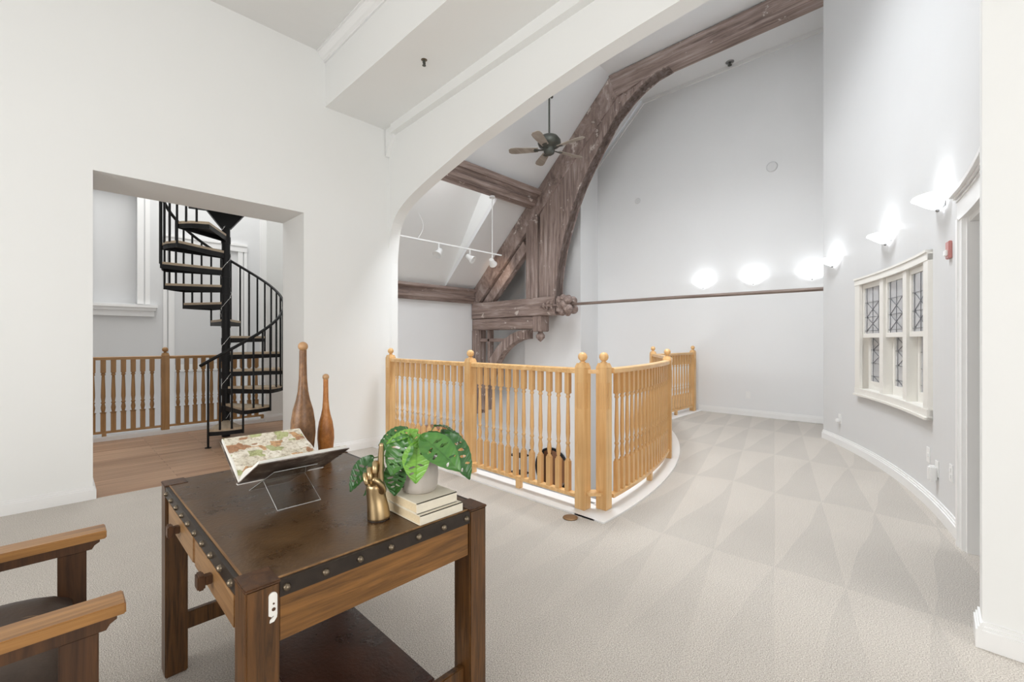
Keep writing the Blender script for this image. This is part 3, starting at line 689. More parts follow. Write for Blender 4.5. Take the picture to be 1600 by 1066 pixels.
# principal rafter along the slope and the flat collar beam under the ceiling
rw = .42
def off(y, d): return (y-d*.69, sl(y)-d*.724)
raf_o = [(8.19, sl(8.19)-.01), (4.37, sl(4.37)-.01)]
piece('rafter', [raf_o[0], raf_o[1], (3.95, 5.98), (4.15, 5.80), (8.19-.0, sl(8.19)-.52)], TIMD, X0+.008, X1-.008)
piece('rafter_fillet', [(8.1, 2.02), (6.55, 3.50), (6.42, 3.30), (7.75, 2.03)], TIMD, X0+.05, X1-.05)
piece('collar_beam', [(4.37, 6.205), (-.5, 6.205), (-.5, 5.93), (3.3, 5.90), (3.75, 5.84), (4.2, 5.75)], TIMY, X0-.004, X1+.004)
inner = [(3.234, 5.898), (3.50, 5.86), (3.75, 5.76), (3.98, 5.62), (4.28, 5.37), (4.58, 4.97), (4.80, 4.66), (5.02, 4.32), (5.20, 3.95), (5.36, 3.55), (5.48, 3.18), (5.56, 2.80), (5.61, 2.50), (5.63, 2.21)]
outer_ = [(3.55, 5.99), (3.80, 5.97), (4.02, 5.90), (4.16, 5.84), (4.46, 5.60), (4.78, 5.28), (5.02, 5.05), (5.30, 4.78), (5.62, 4.47), (5.86, 4.22), (6.04, 3.98), (6.07, 3.4), (6.08, 2.8), (6.08, 2.21)]
m = MB(); m.band(outer_, inner, 'x', X0+.03, X1-.03); obj('curved_brace', m, TIMZ, tr, world=True)
inner2 = [(y+.12, z+.02) for y, z in inner]
m = MB(); m.band(inner2, inner, 'x', X0-.0, X1); obj('brace_moulding', m, TIMZ, tr, world=True)
piece('queen_post', [(6.42, 2.2), (6.10, 2.2), (6.10, 3.95), (6.42, 3.78)], TIMZ, X0-.01, X1)
piece('post_moulding', [(6.30, 2.2), (6.20, 2.2), (6.20, 3.95), (6.30, 3.9)], TIMZ, X0-.035, X0)
piece('hammer_beam', [(8.2, 1.84), (5.62, 1.84), (5.62, 2.22), (7.9, 2.22), (8.2, 2.30)], TIMY, X0-.02, X1+.02)
piece('hammer_beam_lower', [(8.2, 1.56), (6.22, 1.56), (6.22, 1.83), (8.2, 1.83)], TIMY)
piece('wall_post', [(8.21, -.46), (7.98, -.46), (7.98, 1.56), (8.21, 1.56)], TIMZ)
bo_, bi_ = [], []
for i in range(15):
    t = i/14*PI/2
    bo_.append((6.42+(1.55)*math.sin(t), -.35+1.9*math.cos(t)+.0)); bi_.append((6.42+(1.30)*math.sin(t), -.35+1.70*math.cos(t)))
m = MB(); m.band(bo_, bi_, 'x', X0+.03, X1-.03); obj('lower_brace', m, TIMZ, tr, world=True)
piece('spandrel_stud', [(7.72, .80), (7.64, .80), (7.64, 1.56), (7.72, 1.56)], TIMZ, X0+.06, X1-.06)
piece('spandrel_rail', [(7.98, 1.28), (7.2, 1.28), (7.12, 1.36), (7.98, 1.36)], TIMY, X0+.06, X1-.06)
m = MB(); m.bevbox(X0+.0, X1, 5.98, 6.24, 1.50, 1.84, .015); obj('pendant_block', m, TIMZ, tr, world=True)
m = MB(); m.lathe([(.05, 1.50), (.06, 1.47), (.10, 1.42), (.095, 1.37), (.05, 1.32), (.001, 1.28)], (7.22, 6.11, 0), 12); obj('pendant_drop', m, TIMZ, tr, world=True)
# carved leaf end of the hammer beam
m = MB(); m.bevbox(X0-.01, X1+.01, 5.36, 5.62, 1.86, 2.20, .04)
for (y, z, s_) in ((5.33, 2.12, .09), (5.32, 1.95, .10), (5.44, 2.18, .07), (5.46, 1.88, .07), (5.40, 2.04, .10), (5.55, 2.17, .05)):
    m.sphere((X0+.04, y, z), s_, 8, 1.1, 1, 1); m.sphere((X1-.04, y, z), s_, 8, 1.1, 1, 1)
obj('carved_boss', m, TIMX, tr, world=True)
m = MB()
def lobe(y0, z0, y1, z1, w_):
    d = Vector((0, y1-y0, z1-z0)); L = d.length; M = Matrix.Translation((X0-.03, (y0+y1)/2, (z0+z1)/2)) @ Matrix.Rotation(math.atan2(z1-z0, y1-y0), 4, 'X')
    prof = [(math.sin(PI*i/8)*1+1e-4, -math.cos(PI*i/8)) for i in range(9)]
    m.lathe([(a, b) for a, b in prof], (0, 0, 0), 8, True, M @ Matrix.Diagonal((.035, L/2, w_, 1)) @ Matrix.Rotation(PI/2, 4, 'X'))
lobe(6.0, 2.03, 5.55, 2.03, .03)
for y, dz in ((5.92, .06), (5.82, .10), (5.70, .13)): lobe(y, 2.03, y+.06-.12, 2.03+dz, .028); lobe(y, 2.03, y-.06, 2.03-dz, .028)
obj('carved_leaf', m, TIMX, tr, world=True)
m = MB(); m.tube([(7.22, 5.30, 2.04), (7.22, 3.2, 2.03), (7.22, .6, 2.0)], .028, 10); o = obj('tie_rod', m, RODM, tr, world=True); o['label'] = 'long thin horizontal tie rod'
def purlin(loc, label, yz, x0=3.09, x1=7.09, group=None):
    m = MB()
    for poly in yz: m.prism(poly, 'x', x0, x1)
    o = obj('purlin', m, TIMX, bevel=.01); tag(o, label, 'roof beam'); return o
purlin(0, 'upper weathered timber roof beam crossing the slope above the track light', [
    [(6.10, 4.535), (5.94, 4.46), (6.00, 4.36), (6.055, 4.38), (6.11, 4.30), (6.08, 4.27), (6.16, 4.17), (6.20, 4.19), (6.26, 4.12), (6.34, 4.20), (6.50, 4.30), (6.3, 4.5)]])
purlin(0, 'lower weathered timber beam along the top of the outer wall', [
    [(8.22, 2.21), (8.22, 2.53), (8.06, 2.56), (8.02, 2.50), (8.10, 2.44), (8.12, 2.21)], [(8.22, 2.27), (8.22, 2.38), (8.08, 2.38), (8.08, 2.27)]])

# ------------------------------------------------------------ ceiling fan
fx, fy = 6.09, 4.95; fz = 4.70
f = thing('ceiling_fan', 'five-blade pewter ceiling fan on a long rod in front of the truss', 'ceiling fan', (fx, fy, fz))
m = MB(); m.tube([(0, 0, .22), (0, 0, .93)], .016, 10); m.lathe([(.07, .93), (.07, .95), (.03, .98)], n=16); obj('down_rod', m, FANM, f)
m = MB(); m.lathe([(.02, .27), (.07, .26), (.15, .225), (.20, .16), (.205, .11), (.18, .06), (.12, .03), (.095, .0), (.10, -.03), (.085, -.07), (.04, -.10), (.001, -.105)], n=28); obj('motor_housing', m, FANM, f)
for k in range(5):
    a = math.radians(-42+72*k); dirv = RT*math.cos(a)+FW*math.sin(a); ang = math.atan2(dirv.y, dirv.x)
    M = Matrix.Rotation(ang, 4, 'Z') @ Matrix.Rotation(math.radians(12), 4, 'X')
    m = MB(); po = [(.20, -.06), (.60, -.085), (.68, -.075), (.72, -.04), (.72, .04), (.68, .075), (.60, .085), (.20, .06)]
    m.prism(po, 'z', .0, .009); m.v = [M @ q for q in m.v]; b = obj('blade', m, FANB, f)
    m = MB(); m.prism([(.08, -.02), (.17, -.02), (.26, -.045), (.28, 0), (.26, .045), (.17, .02), (.08, .02)], 'z', -.008, .0); m.v = [M @ q for q in m.v]; obj('blade_iron', m, FANM, b)

# ------------------------------------------------------------ track light hung from the upper purlin
tz, ty = 3.0, 6.22
t = thing('track_light', 'white suspended track light with three swivel heads below the roof slope', 'track light', (5.2, ty, tz))
m = MB(); m.box(3.6, 6.15, ty-.012, ty+.012, tz-.012, tz+.012); obj('track', m, PLASTIC, t, world=True)
m = MB(); m.tube([(5.9, ty, tz), (5.9, ty, 4.10)], .009, 8); m.lathe([(.06, 4.085), (.05, 4.12)], (5.9, ty, 0), 14); obj('hanging_rod', m, PLASTIC, t, world=True)
m = MB(); m.tube([(4.2+.1*math.sin(i/10*PI), ty, tz+.02+.42*i/10) for i in range(11)], .006, 6); obj('feed_cable', m, PLASTIC, t, world=True)
for x, aim in ((4.62, (-.5, -.2)), (5.33, (.3, -.7)), (5.90, (.9, .5))):
    hh = MB(); hh.tube([(x, ty, tz-.01), (x, ty, tz-.1)], .014, 8); d = Vector((aim[0], aim[1], -.55)).normalized(); q = d.to_track_quat('Z', 'Y').to_matrix().to_4x4()
    hh.lathe([(.03, -.08), (.045, -.07), (.05, 0), (.075, .07), (.08, .08), (.07, .085), (.06, .05), (.001, .045)], (x, ty, tz-.16), 16, True, q)
    o = obj('lamp_head', hh, PLASTIC, t, world=True)
sp = bpy.data.lights.new('track_spot', 'SPOT'); sp.energy = 40; sp.spot_size = math.radians(34); sp.spot_blend = .8; sp.color = (1, .72, .5); sp.shadow_soft_size = .04
so = bpy.data.objects.new('track_spot', sp); COL.objects.link(so); so.location = (6.02, 6.3, 2.85); so.rotation_euler = (Vector((7.1, 7.25, 2.9))-so.location).to_track_quat('-Z', 'Y').to_euler()

# ------------------------------------------------------------ wall sconces
def sconce(loc, ang, label, group):     # ang: direction pointing into the room
    s = thing('wall_sconce', label, 'wall lamp', loc, ang, group)
    m = MB(); n = 18; prof = [(.02, -.075), (.06, -.066), (.10, -.045), (.13, -.025), (.165, 0.0), (.19, .014), (.185, .022), (.15, .008), (.11, -.018), (.06, -.045), (.02, -.055)]
    vs = []; 
    for r_, z in prof:
        for k in range(n+1): a = -PI/2+PI*k/n; vs.append((r_*math.cos(a)*.85+.012, r_*math.sin(a), z))
    fs = [(i*(n+1)+k, i*(n+1)+k+1, (i+1)*(n+1)+k+1, (i+1)*(n+1)+k) for i in range(len(prof)-1) for k in range(n)]
    m.add(vs, fs, True); obj('glass_bowl', m, BOWL, s)
    m = MB(); m.box(.0, .012, -.05, .05, -.06, .03); m.sphere((.03, 0, -.082), .012, 8); obj('wall_plate', m, STEEL, s)
    l = bpy.data.lights.new('bulb', 'POINT'); l.energy = 1.4; l.shadow_soft_size = .04; l.color = (.93, .97, 1)
    lo = bpy.data.objects.new('bulb', l); COL.objects.link(lo); lo.parent = s; lo.location = (.075, 0, .045)
    return s
for a, lab in ((-77.64, 'lit bowl sconce on the curved wall closest to the door casing, above the red alarm'), (-68.7, 'lit bowl sconce on the curved wall directly above the leaded window'), (-59.2, 'lit bowl sconce on the curved wall farthest along, past the leaded window')):
    x, y = pol(8.195, a); sconce((x, y, 2.33), math.radians(a+180), lab, 'lit bowl sconces on the curved wall')
for y, lab in ((3.11, 'lit bowl sconce on the far wall, leftmost of three behind the tie rod'), (2.27, 'lit bowl sconce on the far wall, middle of three behind the tie rod'), (1.42, 'lit bowl sconce on the far wall, nearest the curved wall corner')):
    sconce((GX-.003, y, 2.36), PI, lab, 'lit bowl sconces on the far wall')

# ------------------------------------------------------------ small wall and ceiling fittings
def onwall(a, z, r=8.2): x, y = pol(r, a); return (x, y, z), math.radians(a+180)
l, a = onwall(-78.75, 1.93); s = thing('fire_alarm', 'small red fire alarm plate on the curved wall under a sconce', 'fire alarm', l, a)
m = MB(); m.bevbox(.0, .02, -.04, .04, -.06, .06, .004); obj('back_plate', m, RED, s); m = MB(); m.bevbox(.02, .035, -.025, .025, -.04, .0, .004); obj('strobe', m, PLASTIC, s)
def plate(l, a, label, cat='wall outlet', name='wall_outlet', nm='socket', h=.06):
    s = thing(name, label, cat, l, a); m = MB(); m.bevbox(0, .006, -.037, .037, -h, h, .002); obj('cover_plate', m, PLASTIC, s)
    for dz in (-.022, .022) if nm == 'socket' else (0,):
        m = MB(); m.bevbox(.006, .011, -.015, .015, dz-.014, dz+.014, .002); obj(nm, m, TRIM, s)
    return s
l, a = onwall(-75.2, .40); plate(l, a, 'blank white wall plate left of the plugged-in night light', nm='cover_boss')
l, a = onwall(-76.6, .33)
s = thing('night_light', 'white night light plugged in low on the curved wall below the window', 'night light', l, a)
m = MB(); m.bevbox(0, .006, -.037, .037, -.05, .07, .002); obj('socket_plate', m, PLASTIC, s)
m = MB(); m.bevbox(.006, .055, -.028, .028, -.085, .03, .010); obj('lamp_body', m, PLASTIC, s)
l, a = onwall(-78.9, .39); plate(l, a, 'white outlet plate near the door casing, right of the night light')
l, a = onwall(-80.4, 1.15); s = plate(l, a, 'white light switch at the door casing on the curved wall', 'light switch', 'light_switch', 'toggle')
l, a = onwall(-60.1, .33); s = plate(l, a, 'small white outlet with a plug, below and beyond the leaded window'); m = MB(); m.bevbox(.011, .05, -.02, .02, -.04, .0, .006); obj('plug', m, PLASTIC, s)
plate((GX, 2.36, .36), PI, 'white outlet low on the far wall')
def disc(loc, rot, r, h, mat, name, label, cat, group=None):
    m = MB(); m.lathe([(r, 0), (r, h*.6), (r*.85, h)], n=20, M=rot.to_4x4()); o = obj(name, m, mat); o.location = loc; return tag(o, label, cat, group)
RX = Matrix.Rotation(-PI/2, 3, 'Y')
disc((GX, 1.99, 4.23), RX, .085, .02, GREYW, 'round_cover', 'round white cover plate higher on the far wall, right of centre', 'cover plate')
disc((GX, 4.45, 4.2), RX, .06, .02, GREYW, 'round_cover', 'small round white cover plate on the far wall near the truss', 'cover plate')
disc((7.1, 1.05, 1.0), Matrix.Rotation(0, 3, 'Z'), .0, .0, PLASTIC, 'x', '', '') if False else None
def sprinkler(loc, label, mat, M=None, r=.04):
    s = thing('sprinkler', label, 'sprinkler', loc); 
    if M is not None: s.rotation_euler = M
    m = MB(); m.lathe([(r, 0), (r, -.006), (r*.4, -.012)], n=16); obj('escutcheon', m, mat, s)
    m = MB(); m.tube([(0, 0, -.008), (0, 0, -.045)], r*.28, 8); m.tube([(r*.35, 0, -.02), (r*.4, 0, -.04), (0, 0, -.058)], r*.09, 5); m.tube([(-r*.35, 0, -.02), (-r*.4, 0, -.04), (0, 0, -.058)], r*.09, 5); m.lathe([(r*.5, -.058), (r*.5, -.062)], n=12); obj('head', m, FANM, s)
    return s
sprinkler((2.43, 3.50, 3.975), 'brass sprinkler head under the dropped ceiling beam', BRASS, r=.035)
sprinkler((8.25, 2.62, 6.22), 'dark sprinkler head at the top of the far wall', STEEL, r=.07)
sprinkler((7.75, 3.85, 6.22), 'small pale sprinkler head beside the bend of the truss', PLASTIC, r=.045)
m = MB(); m.lathe([(.001, .001), (.055, .001), (.055, .006), (.045, .009), (.001, .008)], (2.625, 1.935, 0), 24); tag(obj('floor_outlet', m, plain('aged_brass_cover', srgb(146, 116, 84), .45, .5)), 'round brass floor outlet cover in the carpet by the corner newels', 'floor outlet')
m = MB(); m.sphere((7.70, .98, 1.0), .03, 8); 
d2 = tag(obj('door_knob', m, BLACK), 'tiny black knob beside the end of the curved wall', 'door knob'); d2.location = (.0, .0, 0)
m = MB(); m.box(7.17, 8.37, 1.0, 1.04, 0, 6.2); struct('wall_alcove', m, GREYW)
d2.location = (.45, .10, 0)

# ------------------------------------------------------------ library table
TX0, TX1, TY0, TY1, TZ = .293, 1.02, 1.105, 2.215, .74
t = thing('library_table', 'dark oak library table with studded brown leather top and lower shelf', 'table', ((TX0+TX1)/2, (TY0+TY1)/2, 0))
lw, ld = .072, .085
def tpart(name, m, mat, parent=t, bev=0): return obj(name, m, mat, parent, world=True, bevel=bev)
m = MB(); m.bevbox(TX0+.012, TX1-.012, TY0+.012, TY1-.012, .700, .741, .004); tpart('leather_top', m, LEATH)
for i, (x, y) in enumerate(((TX0, TY0), (TX1-lw, TY0), (TX0, TY1-ld), (TX1-lw, TY1-ld))):
    m = MB(); m.bevbox(x, x+lw, y, y+ld, 0, .738, .004); tpart('leg', m, TAB)
    c = MB(); c.bevbox(x-.002, x+lw+.002, y-.002, y+ld+.002, .736, .7435, .0025); tpart('corner_cap', c, CHD)
for nm, (x0, x1, y0, y1), mt in (('front_apron', (TX0+lw, TX1-lw, TY0+.008, TY0+.03), TABX), ('back_apron', (TX0+lw, TX1-lw, TY1-.03, TY1-.008), TABX), ('side_apron', (TX1-.03, TX1-.008, TY0+ld, TY1-ld), TABY), ('drawer_frame', (TX0+.014, TX0+.034, TY0+ld, TY1-ld), TABY)):
    m = MB(); m.bevbox(x0, x1, y0, y1, .592, .70, .003); tpart(nm, m, mt)
yc = (TY0+TY1)/2
for y0, y1 in ((TY0+ld+.03, yc-.012), (yc+.012, TY1-ld-.03)):
    m = MB(); m.bevbox(TX0+.006, TX0+.018, y0, y1, .604, .690, .003); dr = tpart('drawer', m, TABY)
    m = MB(); ym = (y0+y1)/2; m.bevbox(TX0-.012, TX0+.006, ym-.012, ym+.012, .638, .662, .002); m.bevbox(TX0-.03, TX0-.012, ym-.02, ym+.02, .63, .67, .004); tpart('knob', m, CHD, dr)
for (x0, x1, y0, y1) in ((TX0+lw, TX1-lw, TY0+.001, TY0+.012), (TX0+lw, TX1-lw, TY1-.012, TY1-.001), (TX0+.001, TX0+.012, TY0+ld, TY1-ld), (TX1-.012, TX1-.001, TY0+ld, TY1-ld)):
    m = MB(); m.box(x0, x1, y0, y1, .700, .739); tpart('edge_band', m, STRIP)
for (x0, x1, y0, y1) in ((TX0+lw, TX1-lw, TY0+.012, TY0+.017), (TX0+.012, TX0+.017, TY0+ld, TY1-ld)):
    m = MB(); m.box(x0, x1, y0, y1, .7395, .7425); tpart('worn_edge', m, TABY)
def stud(x, y, d):
    q = Vector(d).to_track_quat('Z', 'Y').to_matrix().to_4x4(); m = MB(); m.lathe([(.0095, 0), (.009, .004), (.006, .0085), (.001, .010)], (x, y, .719), 12, True, q); tpart('stud', m, BRASS)
for k in range(7): stud(TX0+lw+.015+(TX1-TX0-2*lw-.03)*k/6, TY0+.001, (0, -1, 0))
for k in range(10): stud(TX0+.001, TY0+ld+.03+(TY1-TY0-2*ld-.03)*k/9.3, (-1, 0, 0))
m = MB(); m.bevbox(.49, .83, TY0+.03, TY1-.03, .215, .24, .004); tpart('lower_shelf', m, SHELFL)
for y in (TY0+.03, TY1-.055): m = MB(); m.bevbox(TX0+lw, TX1-lw, y, y+.025, .145, .213, .003); tpart('stretcher', m, TAB)
m = MB()  # small white hook plate on the near leg, with a curl at its foot
pl = [(.0, .0)]
x0, y0 = TX0+.056, TY0-.0015
pol_ = []
for i in range(9): a = PI*i/8; pol_.append((x0+.009*math.cos(a), .711+.009*math.sin(a)))
pol_ += [(x0-.009, .668), (x0-.003, .664), (x0+.0015, .667), (x0+.001, .663), (x0-.006, .657), (x0-.007, .651), (x0+.002, .652), (x0+.008, .660), (x0+.009, .668)]
m.prism(pol_, 'y', y0-.0025, y0+.001); hk = tpart('hook_plate', m, PAGE); hk['label'] = 'small white metal hook plate'
m = MB()
for z_, r_ in ((.694, .0022), (.681, .0042)): m.lathe([(r_, 0), (r_, .001)], (x0+.001, y0-.0025, z_), 10, False, Matrix.Rotation(PI/2, 4, 'X'))
tpart('screw_hole', m, CHD, hk)

# ------------------------------------------------------------ armchair at the left edge
c = thing('armchair', 'oak armchair with flat arms and dark leather seat facing the table', 'chair', (-.18, 1.83, 0))
def cpart(name, m, mat, parent=c): return obj(name, m, mat, parent, world=True)
for y in (1.515, 2.125):
    m = MB(); w_ = .042
    m.bevbox(-.62, .125, y-w_, y+w_, .612, .640, .003); am = cpart('arm', m, CHT)
    m = MB(); m.prism([(-.60, .612), (.108, .612), (.108, .603), (.095, .595), (.088, .583), (-.60, .583)], 'y', y-w_+.008, y+w_-.008); cpart('arm_rail', m, CHD, am)
    m = MB(); m.bevbox(.005, .075, y-.03, y+.03, 0, .583, .003); cpart('front_leg', m, CHD)
    m = MB(); m.bevbox(-.60, -.54, y-.03, y+.03, 0, .90, .003); cpart('rear_leg', m, CHD)
m = MB(); m.bevbox(.02, .05, 1.545, 2.095, .27, .36, .003); m.bevbox(-.58, -.55, 1.545, 2.095, .27, .36, .003); m.bevbox(-.55, .02, 1.50, 1.53, .27, .36, .003); m.bevbox(-.55, .02, 2.11, 2.14, .27, .36, .003); cpart('seat_rail', m, CHD)
m = MB(); K = 14; vs = []; 
for i in range(K+1):
    for j in range(K+1):
        u_, v_ = i/K, j/K; hgt = .43+.09*(1-(2*u_-1)**4)**.5*(1-(2*v_-1)**4)**.5
        vs.append((-.56+.60*u_, 1.535+.57*v_, hgt))
fs = [(i*(K+1)+j, (i+1)*(K+1)+j, (i+1)*(K+1)+j+1, i*(K+1)+j+1) for i in range(K) for j in range(K)]
m.add(vs, fs, True); m.box(-.56, .04, 1.535, 2.105, .36, .43); cpart('seat', m, SEATL)
m = MB(); m.bevbox(-.59, -.55, 1.545, 2.095, .80, .88, .004); m.bevbox(-.59, -.55, 1.545, 2.095, .50, .55, .004)
for k in range(5): y = 1.62+k*.105; m.box(-.58, -.56, y-.02, y+.02, .55, .80)
cpart('backrest', m, CHD)

# ------------------------------------------------------------ acrylic stand and open book
TOP = .7415
s = thing('book_stand', 'clear acrylic crossed book stand on the table under the open book', 'book stand', (.57, 1.69, TOP))
def lean(y0, z0, y1, z1, th, x0, x1):
    d = Vector((y1-y0, z1-z0)).normalized(); n = Vector((-d.y, d.x))*th/2
    return MB().prism([(y0+n.x, z0+n.y), (y1+n.x, z1+n.y), (y1-n.x, z1-n.y), (y0-n.x, z0-n.y)], 'x', x0, x1)
YS = 1.692
obj('stand_panel', lean(1.552, .745, YS+.125, .868, .005, .505, .645), ACRYL, s, world=True, bevel=.0008)
obj('stand_panel', lean(1.836, .745, YS-.125, .868, .005, .500, .640), ACRYL, s, world=True, bevel=.0008)
for (y0, y1, xa_, xb_) in ((1.552, YS+.125, .505, .645), (1.836, YS-.125, .500, .640)):
    m = MB(); c4 = [(xa_, y0, .745), (xb_, y0, .745), (xb_, y1, .868), (xa_, y1, .868), (xa_, y0, .745)]
    for q0, q1 in zip(c4, c4[1:]): m.tube([q0, q1], .0013, 6)
    obj('edge_glint', m, EDGE, s, world=True)  # edge highlights put in as thin pale tubes
b = thing('open_book', 'open picture book lying on the clear stand, page of garden photographs', 'book', (.57, YS, .82))
X0b, X1b = .428, .706
sp0 = (YS, .826)
for sg, nm in ((1, 'far'), (-1, 'near')):
    yt, zt = YS+sg*.222, .930
    m = lean(YS+sg*.004, .820, yt, zt-.003, .003, X0b-.004, X1b+.004); obj('cover', m, COVER, b, world=True)
    m = MB(); P = []
    for i in range(9):
        q = i/8; y = YS+sg*(.002+.212*q); z = .825+(zt-.825)*q*.985+.018*math.sin(min(1, q*1.5)*PI)*(1-q*.5)+.002+.006*min(1, q*2)
        P.append((y, z))
    lowr = [(YS+sg*(.002+.212*q/8), .8235+(zt-.825)*(q/8)*.985) for q in range(9)]
    m.band(P, lowr, 'x', X0b, X1b); obj('page_block', m, PAGE, b, world=True)
    P2 = [(y, z+.0012) for y, z in P]; m = MB(); m.band(P2, [(y, z+.0003) for y, z in P], 'x', X0b+.004, X1b-.004); obj('printed_page', m, PICT, b, world=True)
m = MB(); m.box(X0b-.004, X1b+.004, YS-.008, YS+.008, .8165, .8195); obj('spine', m, PAGE, b, world=True)

# ------------------------------------------------------------ clubs
def club(loc, H, R, mat, label):
    c = thing('wooden_club', label, 'wooden club', loc)
    br = R*.40
    prof = [(R*.60, 0), (R*.68, .01), (R*.88, H*.14), (R, H*.26), (R*.96, H*.35), (R*.80, H*.45), (R*.56, H*.53), (R*.42, H*.60), (R*.33, H*.70), (R*.30, H*.82), (R*.29, H-br*2+.004)]
    obj('body', MB().lathe(prof, n=28), mat, c)
    obj('knob', MB().sphere((0, 0, H-br), br, 14), CLUBN, c)
    m = MB()
    for z in (H*.085, H*.135) if R > .045 else (H*.04,): rr = R*(.80 if R > .045 else .74); m.lathe([(rr-.001, z-.004), (rr+.0012, z), (rr+.002, z+.004)], n=28)
    obj('painted_ring', m, BLACK, c); return c
club((.775, 2.055, TOP), .555, .0525, CLUB1, 'taller dark wooden club with a ball knob, standing behind the open book')
club((.878, 2.055, TOP), .405, .037, CLUB2, 'shorter amber wooden club beside the taller dark one')

# ------------------------------------------------------------ gold hand sculpture
h = thing('hand_sculpture', 'antique gold hand sculpture pointing one finger up, beside the cream books', 'sculpture', (.706, 1.262, TOP))
def P(l, d, z): v = RT*l+FW*d; return Vector((v.x, v.y, z))
def skin(name, verts, edges, mat, parent, lv=2):
    me = bpy.data.meshes.new(name); me.from_pydata([tuple(v[0]) for v in verts], edges, []); o = bpy.data.objects.new(name, me); COL.objects.link(o); o.parent = parent
    sk = o.modifiers.new('skin', 'SKIN'); sk.use_smooth_shade = True; sk.branch_smoothing = .4
    for i, v in enumerate(verts):
        r_ = v[1]; me.skin_vertices[0].data[i].radius = (r_, r_) if not isinstance(r_, tuple) else r_
    me.skin_vertices[0].data[0].use_root = True
    ss = o.modifiers.new('sub', 'SUBSURF'); ss.levels = lv; ss.render_levels = lv; me.materials.append(mat); return o
V = [(P(.001, 0, .000), .038), (P(.001, 0, .006), .038), (P(-.002, 0, .035), .0355), (P(-.008, 0, .070), .030), (P(-.010, 0, .098), .032), (P(-.010, 0, .118), .031)]
E = [(0, 1), (1, 2), (2, 3), (3, 4), (4, 5)]
obody = skin('hand_body', V, E, GOLD, h)
def finger(pts, rs, nm='finger'):
    o = skin(nm, [(P(*p), q) for p, q in zip(pts, rs)], [(i, i+1) for i in range(len(pts)-1)], GOLD, h); return o
finger([(.006, -.004, .105), (.006, -.004, .150), (.008, -.004, .185), (.009, -.004, .215), (.011, -.006, .240)], [.013, .0115, .0105, .0095, .0075], 'index_finger')
finger([(-.006, .008, .105), (-.008, .006, .150), (-.007, -.012, .182), (-.004, -.026, .168), (-.004, -.028, .148)], [.013, .012, .0105, .0095, .008], 'middle_finger')
finger([(-.020, .006, .105), (-.024, .002, .142), (-.024, -.018, .162), (-.018, -.032, .148), (-.014, -.032, .130)], [.012, .0115, .010, .009, .008], 'ring_finger')
finger([(-.030, .002, .100), (-.038, -.004, .130), (-.036, -.022, .146), (-.029, -.034, .132), (-.025, -.033, .116)], [.011, .010, .009, .0085, .0075], 'little_finger')
finger([(.014, -.010, .085), (.020, -.026, .108), (.010, -.040, .128), (-.006, -.044, .140)], [.014, .012, .010, .008], 'thumb')
m = MB(); m.lathe([(.0335, 0), (.034, .002), (.0335, .004)], n=24); obj('base', m, STRIP, h)

# ------------------------------------------------------------ two cream books and the potted plant
def cbook(loc, sx, sy, hh, label):
    b = thing('hardcover_book', label, 'book', loc)
    m = MB(); m.bevbox(0, sx, 0, sy, 0, .003, .001); m.bevbox(0, sx, 0, sy, hh-.003, hh, .001); m.bevbox(0, sx, 0, .004, 0, hh, .001); obj('cover', m, CREAM, b)
    m = MB(); m.box(.004, sx-.004, .004, sy-.004, .003, hh-.003); obj('page_block', m, CREAMP, b); return b
cbook((.763, 1.118, TOP+.0005), .165, .235, .030, 'cream hardcover book lying on the table at the bottom of the stack')
cbook((.762, 1.135, TOP+.031), .155, .22, .032, 'cream hardcover book on top of the stack, under the plant pot')
px_, py_, pz_ = .842, 1.238, TOP+.0635
p = thing('potted_plant', 'leafy green plant with pierced leaves in a ribbed grey pot on the books', 'potted plant', (px_, py_, pz_))
m = MB(); n = 96; prof = [(.046, 0), (.053, .004), (.0575, .02), (.0595, .05), (.0595, .08), (.058, .102), (.054, .104), (.053, .095)]
vs = []
for i, (r_, z) in enumerate(prof):
    for k in range(n):
        a = 2*PI*k/n; rr = r_+(.0017*math.sin(k*2*PI/6+z*110*(1 if k % 12 < 6 else -1)) if 1 < i < 6 else 0); vs.append((rr*math.cos(a), rr*math.sin(a), z))
m.add(vs, [(i*n+k, i*n+(k+1) % n, (i+1)*n+(k+1) % n, (i+1)*n+k) for i in range(len(prof)-1) for k in range(n)], True); m.add(vs[:n], [tuple(range(n-1, -1, -1))])
obj('pot', m, POT, p)
m = MB(); m.lathe([(.0535, .085), (.0535, .092), (.001, .094)], n=24); obj('soil', m, SOIL, p)
def px3(u, v, d): r_ = FW*d+RT*((u-800)/FOC*d); return Vector((r_.x, r_.y, CH+(HOR-v)/FOC*d))
LV, LF, LC = [], [], []
ST = MB()
